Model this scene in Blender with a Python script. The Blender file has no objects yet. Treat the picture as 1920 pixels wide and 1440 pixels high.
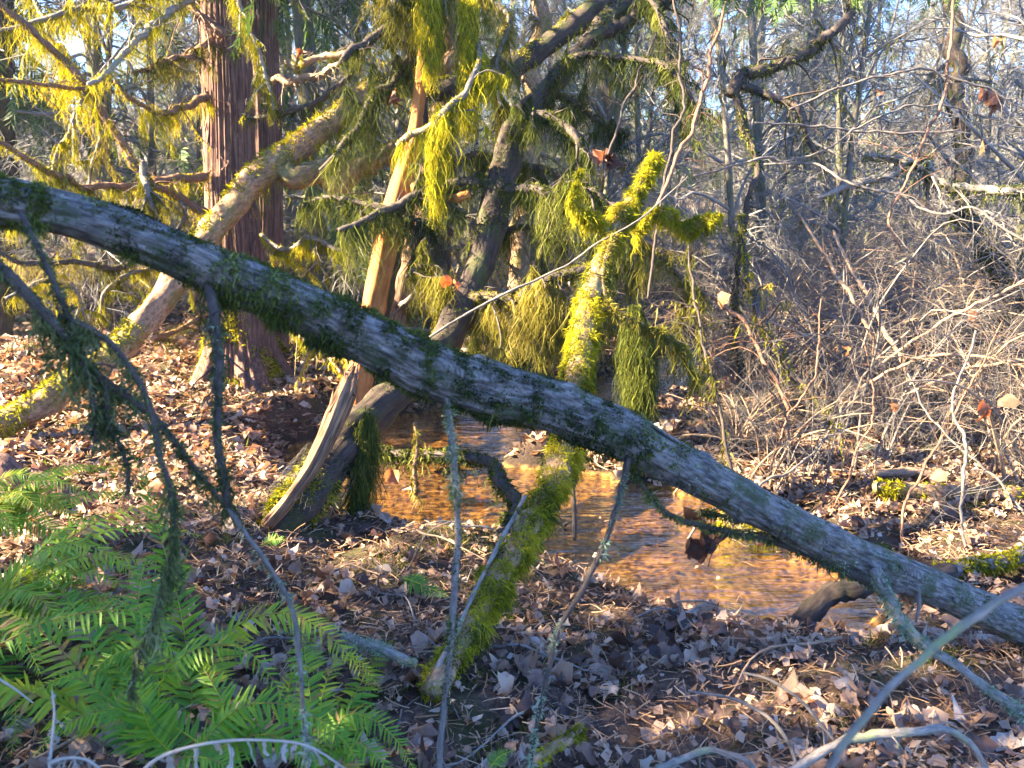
import bpy, math, random
import numpy as np

# ------------------------------------------------------------------ camera, world, sun, exposure
S = bpy.context.scene
COL = S.collection
FPX = 1536.0                     # focal length in pixels of the 1920 px wide photograph
PITCH = math.radians(12.7)
CAM = np.array([0.0, 0.0, 1.55])
cd = bpy.data.cameras.new("camera")
cd.sensor_width = 36.0
cd.lens = 36.0 * FPX / 1920.0
cd.clip_start = 0.05
cd.clip_end = 600.0
cd.dof.use_dof = True
cd.dof.focus_distance = 4.8
cd.dof.aperture_fstop = 6.5
cam = bpy.data.objects.new("camera", cd)
COL.objects.link(cam)
cam.location = CAM
cam.rotation_euler = (math.pi / 2 - PITCH, 0, 0)
S.camera = cam

SUN_AZ = math.radians(-97)       # measured from +Y (view direction) towards +X: from the left, a little behind the camera
SUN_EL = math.radians(30)
w = bpy.data.worlds.new("World")
S.world = w
w.use_nodes = True
wn = w.node_tree
sky = wn.nodes.new("ShaderNodeTexSky")
sky.sky_type = 'NISHITA'
sky.sun_disc = False
sky.sun_elevation = SUN_EL
sky.sun_rotation = SUN_AZ
sky.air_density = 1.0
sky.dust_density = 0.2
sky.ozone_density = 4.0
tint = wn.nodes.new("ShaderNodeMix")
tint.data_type = 'RGBA'
tint.blend_type = 'MULTIPLY'
tint.inputs[0].default_value = 1.0
tint.inputs[7].default_value = (0.74, 0.9, 1.2, 1)
wn.links.new(sky.outputs[0], tint.inputs[6])
wn.links.new(tint.outputs[2], wn.nodes["Background"].inputs[0])
wn.nodes["Background"].inputs[1].default_value = 0.05

sd = bpy.data.lights.new("sun", 'SUN')
sd.energy = 5.0
sd.angle = math.radians(0.5)
sd.color = (1.0, 0.79, 0.49)
sun = bpy.data.objects.new("sun", sd)
COL.objects.link(sun)
SDIR = np.array([math.sin(SUN_AZ) * math.cos(SUN_EL), math.cos(SUN_AZ) * math.cos(SUN_EL), math.sin(SUN_EL)])
sun.rotation_euler = (math.pi / 2 - SUN_EL, 0, -SUN_AZ + math.pi)
sun.location = (-30, 5, 16)

S.view_settings.view_transform = 'Standard'
S.view_settings.look = 'None'
S.view_settings.exposure = 3.75
S.view_settings.gamma = 1.0
S.view_settings.use_curve_mapping = False
S.render.engine = 'CYCLES'
cy = S.cycles
cy.max_bounces = 5
cy.diffuse_bounces = 2
cy.use_adaptive_sampling = True
cy.adaptive_threshold = 0.02
cy.glossy_bounces = 2
cy.transmission_bounces = 4
cy.transparent_max_bounces = 12
cy.volume_bounces = 0
cy.caustics_reflective = False
cy.caustics_refractive = False
cy.use_denoising = True
cy.sample_clamp_indirect = 6.0

HAZE_D = 0.0012
rng = np.random.default_rng(7)
UP = np.array([0, 0, 1.0])
FWD = np.array([0, math.cos(PITCH), -math.sin(PITCH)])
RGT = np.array([1.0, 0, 0])
CUP = np.array([0, math.sin(PITCH), math.cos(PITCH)])


def P(px, py, d):
    """A point of the place seen at pixel (px, py) of the photograph, d metres in front of the camera."""
    return CAM + d * (FWD + RGT * (px - 960) / FPX + CUP * (720 - py) / FPX)


def project(V):
    q = V - CAM
    d = q @ FWD
    dd = np.maximum(d, 1e-3)
    return 960 + FPX * (q @ RGT) / dd, 720 - FPX * (q @ CUP) / dd, d


# ------------------------------------------------------------------ noise
_nr = np.random.default_rng(99)
_K = _nr.normal(size=(16, 3))
_K /= np.linalg.norm(_K, axis=1)[:, None]
_PH = _nr.uniform(0, 6.28, 16)


def nz(p, freq=1.0, seed=0):
    """cheap smooth noise about -1..1 at points p (...,3)"""
    p = np.asarray(p) * freq
    o = np.zeros(p.shape[:-1])
    for i in range(7):
        k = _K[(i + seed * 3) % 16]
        f = 1.0 + 0.33 * i
        o += np.sin(f * (p @ k) * 2.2 + _PH[(i * 5 + seed) % 16] + 1.3 * np.sin(f * (p @ _K[(i + 7 + seed) % 16]) * 1.7 + seed))
    return o / 3.2


def nz2(x, y, freq=1.0, seed=0):
    return nz(np.stack([x, y, np.zeros_like(x)], -1), freq, seed)


def sstep(a, b, x):
    t = np.clip((x - a) / (b - a), 0, 1)
    return t * t * (3 - 2 * t)


# ------------------------------------------------------------------ mesh building
class Acc:
    def __init__(s):
        s.V, s.T, s.Q, s.R, s.C, s.n = [], [], [], [], [], 0

    def add(s, V, T=None, Q=None, rnd=None, tc=None):
        V = np.asarray(V, float).reshape(-1, 3)
        s.V.append(V)
        if T is not None and len(T):
            s.T.append(np.asarray(T, np.int64).reshape(-1, 3) + s.n)
        if Q is not None and len(Q):
            s.Q.append(np.asarray(Q, np.int64).reshape(-1, 4) + s.n)
        if rnd is None:
            rnd = 0.5
        s.R.append(np.broadcast_to(np.asarray(rnd, float), (len(V),)).copy())
        s.C.append(V if tc is None else np.asarray(tc, float).reshape(-1, 3))
        s.n += len(V)

    def mesh(s, name, mat, smooth=True, off=None):
        me = bpy.data.meshes.new(name)
        if s.n == 0:
            return me
        V = np.concatenate(s.V)
        if off is not None:
            V = V - off
        me.vertices.add(len(V))
        me.vertices.foreach_set("co", V.astype(np.float32).ravel())
        T = np.concatenate(s.T) if s.T else np.zeros((0, 3), np.int64)
        Q = np.concatenate(s.Q) if s.Q else np.zeros((0, 4), np.int64)
        me.loops.add(T.size + Q.size)
        me.loops.foreach_set("vertex_index", np.concatenate([T.ravel(), Q.ravel()]).astype(np.int32))
        st = np.concatenate([np.arange(len(T)) * 3, T.size + np.arange(len(Q)) * 4]).astype(np.int32)
        me.polygons.add(len(st))
        me.polygons.foreach_set("loop_start", st)
        me.polygons.foreach_set("use_smooth", np.full(len(st), smooth, bool))
        a = me.attributes.new("rnd", 'FLOAT', 'POINT')
        a.data.foreach_set("value", np.concatenate(s.R).astype(np.float32))
        a = me.attributes.new("tc", 'FLOAT_VECTOR', 'POINT')
        a.data.foreach_set("vector", np.concatenate(s.C).astype(np.float32).ravel())
        me.update(calc_edges=True)
        me.validate()
        me.materials.append(mat)
        return me


LOC = {}


def put(name, acc, mat, parent=None, smooth=True, kind=None):
    """link what acc holds as ONE mesh object, as a child of parent if there is one"""
    off = LOC.get(parent.name) if parent is not None else None
    o = bpy.data.objects.new(name, acc.mesh(name, mat, smooth, off))
    COL.objects.link(o)
    if parent is not None:
        o.parent = parent
        LOC[o.name] = off
    else:
        LOC[o.name] = np.zeros(3)
    if kind:
        o["kind"] = kind
    return o


def tag(o, label, cat, group=None):
    o["label"] = label
    o["category"] = cat
    if group:
        o["group"] = group
    return o


def thing(name, label, cat, loc, group=None):
    o = bpy.data.objects.new(name, None)
    COL.objects.link(o)
    o.location = [float(v) for v in loc]
    o.empty_display_size = 0.1
    LOC[o.name] = np.array([float(v) for v in loc])
    return tag(o, label, cat, group)


def norm(v):
    v = np.asarray(v, float)
    return v / np.maximum(np.linalg.norm(v, axis=-1, keepdims=True), 1e-9)


def spline(C, n):
    """Catmull-Rom through control rows C (k, m) -> n rows"""
    C = np.asarray(C, float)
    k = len(C)
    if k == 2:
        t = np.linspace(0, 1, n)[:, None]
        return C[0] * (1 - t) + C[1] * t
    E = np.concatenate([[2 * C[0] - C[1]], C, [2 * C[-1] - C[-2]]])
    seg = np.linalg.norm(np.diff(C[:, :3], axis=0), axis=1)
    cum = np.concatenate([[0], np.cumsum(seg)])
    u = np.linspace(0, cum[-1], n)
    i = np.clip(np.searchsorted(cum, u, side='right') - 1, 0, k - 2)
    t = ((u - cum[i]) / np.maximum(seg[i], 1e-9))[:, None]
    p0, p1, p2, p3 = E[i], E[i + 1], E[i + 2], E[i + 3]
    return 0.5 * (2 * p1 + (p2 - p0) * t + (2 * p0 - 5 * p1 + 4 * p2 - p3) * t ** 2 + (3 * p1 - p0 - 3 * p2 + p3) * t ** 3)


def frames(pts):
    t = norm(np.gradient(pts, axis=0))
    n = np.zeros_like(pts)
    a = np.array([0, 0, 1.0]) if abs(t[0, 2]) < 0.8 else np.array([0, 1.0, 0])
    v = norm(np.cross(t[0], a))
    for i in range(len(pts)):
        v = norm(v - t[i] * np.dot(v, t[i]))
        n[i] = v
    return t, n, np.cross(t, n)


def tube(acc, pts, rad, sides=12, rough=0.0, rfreq=6.0, disp=None, rnd=0.5, cap=True):
    pts = np.asarray(pts)
    t, n, b = frames(pts)
    k = len(pts)
    a = np.linspace(0, 2 * np.pi, sides, endpoint=False)
    dirs = n[:, None] * np.cos(a)[None, :, None] + b[:, None] * np.sin(a)[None, :, None]
    s = np.concatenate([[0], np.cumsum(np.linalg.norm(np.diff(pts, axis=0), axis=1))])
    R = np.repeat(np.asarray(rad, float)[:, None], sides, 1)
    if rough:
        R = R * (1 + rough * nz(pts[:, None] + dirs * R[..., None], rfreq, 3))
    if disp is not None:
        R = R + disp(a[None, :], s[:, None], R)
    V = pts[:, None] + dirs * R[..., None]
    tc = np.stack([np.cos(a)[None] * R, np.sin(a)[None] * R, np.repeat(s[:, None], sides, 1)], -1)
    i = np.arange(k - 1)[:, None] * sides
    j = np.arange(sides)[None]
    j2 = (j + 1) % sides
    Q = np.stack([i + j, i + j2, i + sides + j2, i + sides + j], -1).reshape(-1, 4)
    V = V.reshape(-1, 3)
    tc = tc.reshape(-1, 3)
    T = []
    if cap:
        V = np.concatenate([V, pts[[0, -1]]])
        tc = np.concatenate([tc, [[0, 0, 0], [0, 0, s[-1]]]])
        c0, c1 = k * sides, k * sides + 1
        e = (k - 1) * sides
        for q in range(sides):
            T.append((c0, (q + 1) % sides, q))
            T.append((c1, e + q, e + (q + 1) % sides))
    acc.add(V, T, Q, rnd, tc)


def btubes(acc, Pp, Rr, sides=3, rnd=None):
    """many thin tubes at once: Pp (N,K,3), Rr (N,K)"""
    N, K, _ = Pp.shape
    if N == 0:
        return
    t = norm(np.gradient(Pp, axis=1))
    ref = np.where(np.abs(t[:, :1, 2:3]) > 0.85, np.array([1.0, 0, 0]), np.array([0, 0, 1.0]))
    n = norm(np.cross(t, np.broadcast_to(ref, t.shape)))
    b = np.cross(t, n)
    a = np.linspace(0, 2 * np.pi, sides, endpoint=False)
    V = Pp[:, :, None] + Rr[:, :, None, None] * (n[:, :, None] * np.cos(a)[:, None] + b[:, :, None] * np.sin(a)[:, None])
    base = np.arange(N)[:, None, None] * (K * sides)
    i = np.arange(K - 1)[None, :, None] * sides
    j = np.arange(sides)[None, None]
    j2 = (j + 1) % sides
    Q = np.stack([base + i + j, base + i + j2, base + i + sides + j2, base + i + sides + j], -1).reshape(-1, 4)
    r = rng.uniform(0, 1, N) if rnd is None else np.broadcast_to(rnd, (N,))
    s = np.cumsum(np.concatenate([np.zeros((N, 1)), np.linalg.norm(np.diff(Pp, axis=1), axis=2)], 1), 1)
    tc = np.stack(np.broadcast_arrays(np.cos(a)[None, None] * Rr[:, :, None], np.sin(a)[None, None] * Rr[:, :, None], s[:, :, None]), -1)
    acc.add(V.reshape(-1, 3), None, Q, np.repeat(r, K * sides), tc.reshape(-1, 3))


def ribbons(acc, Pp, W, side, rnd=None):
    """many flat ribbons: Pp (N,K,3), W (N,K) half widths, side (N,3) or (N,K,3)"""
    N, K, _ = Pp.shape
    if N == 0:
        return
    if side.ndim == 2:
        side = side[:, None]
    V = np.stack([Pp - side * W[..., None], Pp + side * W[..., None]], 2)
    base = np.arange(N)[:, None] * (2 * K)
    i = np.arange(K - 1)[None] * 2
    Q = np.stack([base + i, base + i + 1, base + i + 3, base + i + 2], -1).reshape(-1, 4)
    r = rng.uniform(0, 1, N) if rnd is None else rnd
    acc.add(V.reshape(-1, 3), None, Q, np.repeat(r, 2 * K))


def blades(acc, b, m, t, w, side, rnd):
    """many two-piece blades: base b, middle m, tip t (N,3), half width w (N,), side (N,3): 3 triangles each"""
    N = len(b)
    if N == 0:
        return
    sw = side * w[:, None]
    V = np.stack([b - sw * .7, b + sw * .7, m - sw, m + sw, t], 1)
    k = np.arange(N)[:, None] * 5
    T = np.stack([k + [0, 1, 3], k + [0, 3, 2], k + [2, 3, 4]], 1)
    acc.add(V.reshape(-1, 3), T.reshape(-1, 3), None, np.repeat(rnd, 5))


def stamp(acc, TV, TT, pos, M, rnd):
    """copies of a template (TV verts, TT tris) at pos (N,3) with matrices M (N,3,3)"""
    N = len(pos)
    if N == 0:
        return
    V = np.einsum('nij,vj->nvi', M, TV) + pos[:, None]
    T = (np.asarray(TT)[None] + np.arange(N)[:, None, None] * len(TV)).reshape(-1, 3)
    acc.add(V.reshape(-1, 3), T, None, np.repeat(rnd, len(TV)))


def basis(d, roll=None):
    """matrices whose columns are side, along (d), normal"""
    d = norm(d)
    N = len(d)
    ref = np.where(np.abs(d[:, 2:3]) > 0.9, np.array([1.0, 0, 0]), np.array([0, 0, 1.0]))
    s = norm(np.cross(d, ref))
    n = np.cross(s, d)
    if roll is not None:
        c, q = np.cos(roll)[:, None], np.sin(roll)[:, None]
        s, n = s * c + n * q, n * c - s * q
    return np.stack([s, d, n], -1)


def grow(Pp, Rr, nchild, lmin, lmax, ang, droop, K=6, rscale=0.5, tmin=0.15, wig=0.12, tmax=1.0, r=None, up=0.0):
    """side twigs along many parent paths"""
    r = r or rng
    N, KP, _ = Pp.shape
    idx = np.repeat(np.arange(N), nchild)
    M = len(idx)
    t = r.uniform(tmin, tmax, M) * (KP - 1)
    i = np.minimum(t.astype(int), KP - 2)
    f = (t - i)[:, None]
    p = Pp[idx, i] * (1 - f) + Pp[idx, i + 1] * f
    tan = norm(Pp[idx, i + 1] - Pp[idx, i])
    rad = Rr[idx, i] * (1 - f[:, 0]) + Rr[idx, i + 1] * f[:, 0]
    q = norm(np.cross(tan, r.normal(size=(M, 3))))
    A = ang * r.uniform(0.6, 1.3, M)[:, None]
    d = tan * np.cos(A) + q * np.sin(A)
    d[:, 2] += up
    d = norm(d)
    L = r.uniform(lmin, lmax, M) * (1 - 0.45 * t / (KP - 1))
    s = np.linspace(0, 1, K)
    C = p[:, None] + d[:, None] * (L[:, None] * s)[..., None]
    C[..., 2] -= droop * L[:, None] * s[None] ** 2
    wv = r.normal(size=(M, 2, 3)) * wig
    C += L[:, None, None] * (np.sin(s * 3.1)[None, :, None] * wv[:, :1] + np.sin(s * 6.5)[None, :, None] * wv[:, 1:] * 0.5) * s[None, :, None] ** 0.5
    R = np.maximum(rad * rscale, 0.0009)[:, None] * (1 - 0.75 * s)[None]
    return C, R


# ------------------------------------------------------------------ moss
def along(pts, rad, n, t0=0.0, t1=1.0, r=None):
    r = r or rng
    k = len(pts)
    t = r.uniform(t0, t1, n) * (k - 1)
    i = np.minimum(t.astype(int), k - 2)
    f = (t - i)[:, None]
    p = pts[i] * (1 - f) + pts[i + 1] * f
    tan = norm(pts[i + 1] - pts[i])
    return p, tan, rad[i] * (1 - f[:, 0]) + rad[i + 1] * f[:, 0]


def strands(acc, p, L, wid, K=5, sway=0.2, rnd=None, side_twigs=3):
    """hanging moss: thin wandering jagged ribbons with short side sprigs"""
    N = len(p)
    if N == 0:
        return
    s = np.linspace(0, 1, K)
    C = np.repeat(p[:, None], K, 1)
    C[..., 2] -= L[:, None] * s
    ph = rng.uniform(0, 6.28, (N, 4))
    am = sway * L[:, None] * rng.uniform(0.2, 1.2, (N, 1))
    for q in range(2):
        C[..., q] += am * (np.sin(ph[:, q:q + 1] + 4 * s) - np.sin(ph[:, q:q + 1])) + .004 * np.sin(ph[:, q + 2:q + 3] + 60 * L[:, None] * s) * (s > 0)
    a = rng.uniform(0, 3.14, N)
    side = np.stack([np.cos(a), np.sin(a), 0 * a], -1)
    W = wid[:, None] * rng.uniform(0.3, 1.25, (N, K)) * (1.05 - s[None] ** 2)
    W[:, -1] = 0.0003
    if rnd is None:
        rnd = rng.uniform(0, 1, N)
    ribbons(acc, C, W, side, rnd)
    if side_twigs:
        idx = np.repeat(np.arange(N), side_twigs)
        M = len(idx)
        i = rng.integers(0, K - 1, M)
        b = C[idx, i] + (C[idx, i + 1] - C[idx, i]) * rng.uniform(0, 1, M)[:, None]
        aa = rng.uniform(0, 6.28, M)
        d = norm(np.stack([np.cos(aa), np.sin(aa), -rng.uniform(0.2, 1.8, M)], -1))
        l = rng.uniform(0.008, 0.032, M) * np.minimum(1, L[idx] / .06)
        t = b + d * l[:, None]
        sw = norm(np.cross(d, rng.normal(size=(M, 3)))) * (wid[idx] * .75)[:, None]
        V = np.stack([b - sw, b + sw, t], 1)
        acc.add(V.reshape(-1, 3), np.arange(3 * M).reshape(-1, 3), None, np.repeat(rnd[idx], 3))


def drape(acc, pts, rad, n, lmin, lmax, wid=0.0035, t0=0.0, t1=1.0, clump=0.6, seed=1, sway=0.2, st=3):
    """curtain of hanging moss under a branch, in clumps of uneven length"""
    if n <= 0:
        return
    p, tan, rr = along(pts, rad, n, t0, t1)
    m = 0.5 + 0.35 * nz(p, 5.0, seed) + 0.4 * nz(p, 17.0, seed + 1)
    keep = rng.uniform(0, 1, n) < (1 - clump) * .4 + np.clip(m * 1.4 - .25, 0, 1)
    p, tan, rr, m = p[keep], tan[keep], rr[keep], m[keep]
    q = norm(np.cross(tan, UP))
    p = p + q * (rr * rng.uniform(-1, 1, len(p)))[:, None]
    p[:, 2] -= rr * rng.uniform(-0.2, 0.7, len(p))
    L = (lmin + (lmax - lmin) * np.clip(m, 0, 1) ** 1.5) * rng.uniform(0.12, 1.15, len(p)) ** 1.2
    strands(acc, p, L, wid * rng.uniform(0.6, 1.4, len(p)), sway=sway, side_twigs=st, rnd=np.clip(0.5 + 0.35 * nz(p, 2.0, 5) + rng.normal(size=len(p)) * 0.12, 0, 1))


def fuzz(acc, pts, rad, n, lmin, lmax, wid=0.004, cover=None, t0=0.0, t1=1.0, grav=0.5, thick=0.0, sidebias=None):
    """short moss: bent blades standing on the surface; cover(p, nrm, t) gives 0..1"""
    k = len(pts)
    t, nn, b = frames(pts)
    u = rng.uniform(t0, t1, n) * (k - 1)
    i = np.minimum(u.astype(int), k - 2)
    f = (u - i)[:, None]
    p = pts[i] * (1 - f) + pts[i + 1] * f
    a = rng.uniform(0, 2 * np.pi, n)
    nrm = norm((nn[i] * (1 - f) + nn[i + 1] * f) * np.cos(a)[:, None] + (b[i] * (1 - f) + b[i + 1] * f) * np.sin(a)[:, None])
    r = rad[i] * (1 - f[:, 0]) + rad[i + 1] * f[:, 0]
    p = p + nrm * (r * rng.uniform(0.92, 1.02, n))[:, None]
    c = np.ones(n) if cover is None else np.clip(cover(p, nrm, u / (k - 1)), 0, 1)
    keep = rng.uniform(0, 1, n) < c
    p, nrm, c, tn = p[keep], nrm[keep], c[keep], t[i][keep]
    n = len(p)
    if n == 0:
        return
    bump = np.clip(0.6 + 0.55 * nz(p, 16.0, 2) + .35 * nz(p, 37.0, 4), 0.15, 1.5) * (0.5 + 0.5 * c)
    L = rng.uniform(lmin, lmax, n) * bump
    d = norm(nrm + rng.normal(size=(n, 3)) * 0.45)
    curl = rng.normal(size=(n, 3)) * 0.35
    curl[:, 2] -= grav * rng.uniform(0.3, 1.6, n)
    if thick:
        p = p + nrm * (thick * bump * rng.uniform(0, 1, n))[:, None]
    sd_ = norm(np.cross(d, rng.normal(size=(n, 3))))
    rnd = np.clip(0.5 + 0.3 * nz(p, 7.0, 6) + rng.normal(size=n) * 0.15, 0, 1)
    l = L[:, None]
    blades(acc, p, p + d * l * .5 + curl * l * .25, p + d * l + curl * l, wid * rng.uniform(0.6, 1.4, n), sd_, rnd)


def topcover(patch=3.0, thr=0.0, seed=4, bias=0.5):
    def f(p, n, t):
        return 0.5 + 1.6 * (nz(p, patch, seed) - thr) + bias * n[:, 2]
    return f


# ------------------------------------------------------------------ materials
def newmat(name):
    m = bpy.data.materials.new(name)
    m.use_nodes = True
    nt = m.node_tree
    nt.nodes.clear()
    out = nt.nodes.new("ShaderNodeOutputMaterial")
    return m, nt, out


def ramp(nt, fac, stops):
    r = nt.nodes.new("ShaderNodeValToRGB")
    e = r.color_ramp.elements
    while len(e) < len(stops):
        e.new(0.5)
    for q, (p, c) in zip(e, stops):
        q.position = p
        q.color = (*c, 1)
    nt.links.new(fac, r.inputs[0])
    return r.outputs[0]


def tex(nt, scale, detail=4, vec=None, rough=0.55, stretch=None, attr=None, kind="ShaderNodeTexNoise"):
    n = nt.nodes.new(kind)
    n.inputs["Scale"].default_value = scale
    if "Detail" in n.inputs:
        n.inputs["Detail"].default_value = detail
    if kind == "ShaderNodeTexNoise":
        n.inputs["Roughness"].default_value = rough
    src = vec
    if attr:
        a = nt.nodes.new("ShaderNodeAttribute")
        a.attribute_name = attr
        src = a.outputs["Vector"]
    if src is None:
        src = nt.nodes.new("ShaderNodeNewGeometry").outputs["Position"]
    if stretch:
        m = nt.nodes.new("ShaderNodeMapping")
        m.inputs["Scale"].default_value = stretch
        nt.links.new(src, m.inputs[0])
        src = m.outputs[0]
    nt.links.new(src, n.inputs["Vector"])
    return n.outputs[0]


def mixc(nt, fac, a, b, mode='MIX'):
    m = nt.nodes.new("ShaderNodeMix")
    m.data_type = 'RGBA'
    m.blend_type = mode
    for sock, v in ((m.inputs["Factor"], fac), (m.inputs["A"], a), (m.inputs["B"], b)):
        pass
    ins = [i for i in m.inputs if i.enabled] if False else m.inputs
    f, A, B = ins[0], ins[6], ins[7]
    for sock, v in ((f, fac), (A, a), (B, b)):
        if hasattr(v, "links"):
            nt.links.new(v, sock)
        elif isinstance(v, (int, float)):
            sock.default_value = v
        else:
            sock.default_value = (*v, 1)
    return m.outputs[2]


def math_(nt, op, a, b=0.5, c=None, clamp=False):
    m = nt.nodes.new("ShaderNodeMath")
    m.operation = op
    m.use_clamp = clamp
    for i, v in enumerate((a, b, c)):
        if v is None:
            continue
        if hasattr(v, "links"):
            nt.links.new(v, m.inputs[i])
        else:
            m.inputs[i].default_value = v
    return m.outputs[0]


def attr(nt, name):
    a = nt.nodes.new("ShaderNodeAttribute")
    a.attribute_name = name
    return a.outputs["Fac"]


def princ(nt, col, rough=0.8, spec=0.3, bump=None, bstr=0.4, bdist=0.01):
    b = nt.nodes.new("ShaderNodeBsdfPrincipled")
    if hasattr(col, "links"):
        nt.links.new(col, b.inputs["Base Color"])
    else:
        b.inputs["Base Color"].default_value = (*col, 1)
    if hasattr(rough, "links"):
        nt.links.new(rough, b.inputs["Roughness"])
    else:
        b.inputs["Roughness"].default_value = rough
    b.inputs["Specular IOR Level"].default_value = spec
    if bump is not None:
        bn = nt.nodes.new("ShaderNodeBump")
        bn.inputs["Strength"].default_value = bstr
        bn.inputs["Distance"].default_value = bdist
        nt.links.new(bump, bn.inputs["Height"])
        nt.links.new(bn.outputs[0], b.inputs["Normal"])
    return b


def leafy(name, stops, transl=0.35, rough=0.6, spec=0.3, nscale=30.0, tint=(1.25, 1.15, 0.7), obj_random=False):
    """thin plant matter: colour by the piece's own random value, light passing through"""
    m, nt, out = newmat(name)
    f = attr(nt, "rnd")
    if obj_random:
        oi = nt.nodes.new("ShaderNodeObjectInfo")
        f = math_(nt, 'FRACT', math_(nt, 'ADD', f, oi.outputs["Random"]))
    f = math_(nt, 'ADD', f, math_(nt, 'MULTIPLY', math_(nt, 'SUBTRACT', tex(nt, nscale, 3), 0.5), 0.5), clamp=True)
    c = ramp(nt, f, stops)
    b = princ(nt, c, rough, spec)
    tr = nt.nodes.new("ShaderNodeBsdfTranslucent")
    nt.links.new(mixc(nt, 1.0, c, tint, 'MULTIPLY'), tr.inputs[0])
    mx = nt.nodes.new("ShaderNodeMixShader")
    mx.inputs[0].default_value = transl
    nt.links.new(b.outputs[0], mx.inputs[1])
    nt.links.new(tr.outputs[0], mx.inputs[2])
    nt.links.new(mx.outputs[0], out.inputs[0])
    return m


def bark(name, stops, stretch=(1, 1, 0.12), scale=60, patch=None, patchscale=7, thr=(0.5, 0.6), rough=0.8, bstr=0.6, bdist=0.006, spec=0.3, detail=6, crack=0.0):
    m, nt, out = newmat(name)
    n = tex(nt, scale, detail, stretch=stretch, attr="tc", rough=0.65)
    c = ramp(nt, n, stops)
    big = tex(nt, 9, 3)
    c = mixc(nt, 1.0, c, ramp(nt, big, [(0.3, (0.72, 0.72, 0.74)), (0.7, (1.2, 1.15, 1.1))]), 'MULTIPLY')
    if patch:
        pf = ramp(nt, tex(nt, patchscale, 5, rough=0.6), [(thr[0], (0, 0, 0)), (thr[1], (1, 1, 1))])
        sp = ramp(nt, tex(nt, 120, 2), [(0.35, (0.2, 0.2, 0.2)), (0.6, (1, 1, 1))])
        c = mixc(nt, mixc(nt, 1.0, pf, sp, 'MULTIPLY'), c, patch)
    h = n
    if crack:
        v = tex(nt, crack, 0, stretch=(1, 1, 0.2), attr="tc", kind="ShaderNodeTexVoronoi")
        c = mixc(nt, ramp(nt, v, [(0.02, (0.75, 0.75, 0.75)), (0.12, (0, 0, 0))]), c, (0.03, 0.02, 0.017))
        h = math_(nt, 'ADD', n, math_(nt, 'MULTIPLY', v, 0.8))
    b = princ(nt, c, rough, spec, h, bstr, bdist)
    nt.links.new(b.outputs[0], out.inputs[0])
    return m


M = {}
M['moss'] = leafy('moss', [(0.0, (0.05, 0.07, 0.006)), (0.35, (0.2, 0.21, 0.01)), (0.7, (0.4, 0.38, 0.016)), (1.0, (0.46, 0.38, 0.05))], 0.42, 0.8, 0.15, 22, (1.25, 1.1, 0.5))
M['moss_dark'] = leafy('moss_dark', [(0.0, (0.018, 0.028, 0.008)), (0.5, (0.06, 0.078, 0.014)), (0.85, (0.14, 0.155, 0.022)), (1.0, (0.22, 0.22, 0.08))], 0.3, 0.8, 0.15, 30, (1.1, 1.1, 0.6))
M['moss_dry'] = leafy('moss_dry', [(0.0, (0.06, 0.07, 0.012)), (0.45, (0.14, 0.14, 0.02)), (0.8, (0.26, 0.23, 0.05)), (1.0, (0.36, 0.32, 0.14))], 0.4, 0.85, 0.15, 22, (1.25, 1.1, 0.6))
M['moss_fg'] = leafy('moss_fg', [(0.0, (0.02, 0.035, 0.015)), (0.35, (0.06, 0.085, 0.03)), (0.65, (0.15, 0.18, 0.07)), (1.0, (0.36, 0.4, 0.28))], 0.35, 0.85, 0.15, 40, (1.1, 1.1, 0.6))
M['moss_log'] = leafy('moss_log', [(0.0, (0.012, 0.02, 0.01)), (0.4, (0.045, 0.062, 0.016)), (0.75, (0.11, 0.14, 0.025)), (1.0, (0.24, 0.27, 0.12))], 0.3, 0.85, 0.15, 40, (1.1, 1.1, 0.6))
M['lichen'] = leafy('lichen', [(0.0, (0.10, 0.15, 0.10)), (0.5, (0.2, 0.27, 0.18)), (1.0, (0.36, 0.42, 0.33))], 0.25, 0.9, 0.1)
M['fern'] = leafy('fern', [(0.0, (0.035, 0.12, 0.016)), (0.35, (0.09, 0.25, 0.026)), (0.7, (0.2, 0.36, 0.028)), (0.93, (0.34, 0.42, 0.03)), (1.0, (0.3, 0.2, 0.07))], 0.4, 0.5, 0.35, 12, (1.6, 1.2, 0.3))
M['dead_frond'] = leafy('dead_frond', [(0.0, (0.2, 0.19, 0.18)), (1.0, (0.46, 0.43, 0.4))], 0.2, 0.8, 0.2)
M['leaf'] = leafy('leaf', [(0.0, (0.04, 0.026, 0.024)), (0.25, (0.10, 0.062, 0.052)), (0.5, (0.2, 0.128, 0.1)), (0.72, (0.31, 0.21, 0.155)), (0.88, (0.40, 0.305, 0.24)), (1.0, (0.45, 0.39, 0.345))], 0.22, 0.55, 0.4, 25, (1.3, 0.85, 0.45), obj_random=True)
M['leaf_orange'] = leafy('leaf_orange', [(0.0, (0.2, 0.08, 0.035)), (0.5, (0.34, 0.15, 0.06)), (1.0, (0.42, 0.24, 0.13))], 0.4, 0.5, 0.35, 25, (1.4, 0.8, 0.4))
M['leaf_dark'] = leafy('leaf_dark', [(0.0, (0.05, 0.025, 0.02)), (0.6, (0.13, 0.065, 0.045)), (1.0, (0.22, 0.12, 0.075))], 0.25, 0.6, 0.3, 25, (1.3, 0.8, 0.45))
M['straw'] = leafy('straw', [(0.0, (0.09, 0.05, 0.033)), (0.35, (0.22, 0.125, 0.075)), (0.7, (0.38, 0.25, 0.15)), (1.0, (0.5, 0.4, 0.29))], 0.15, 0.7, 0.3, 20)
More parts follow.
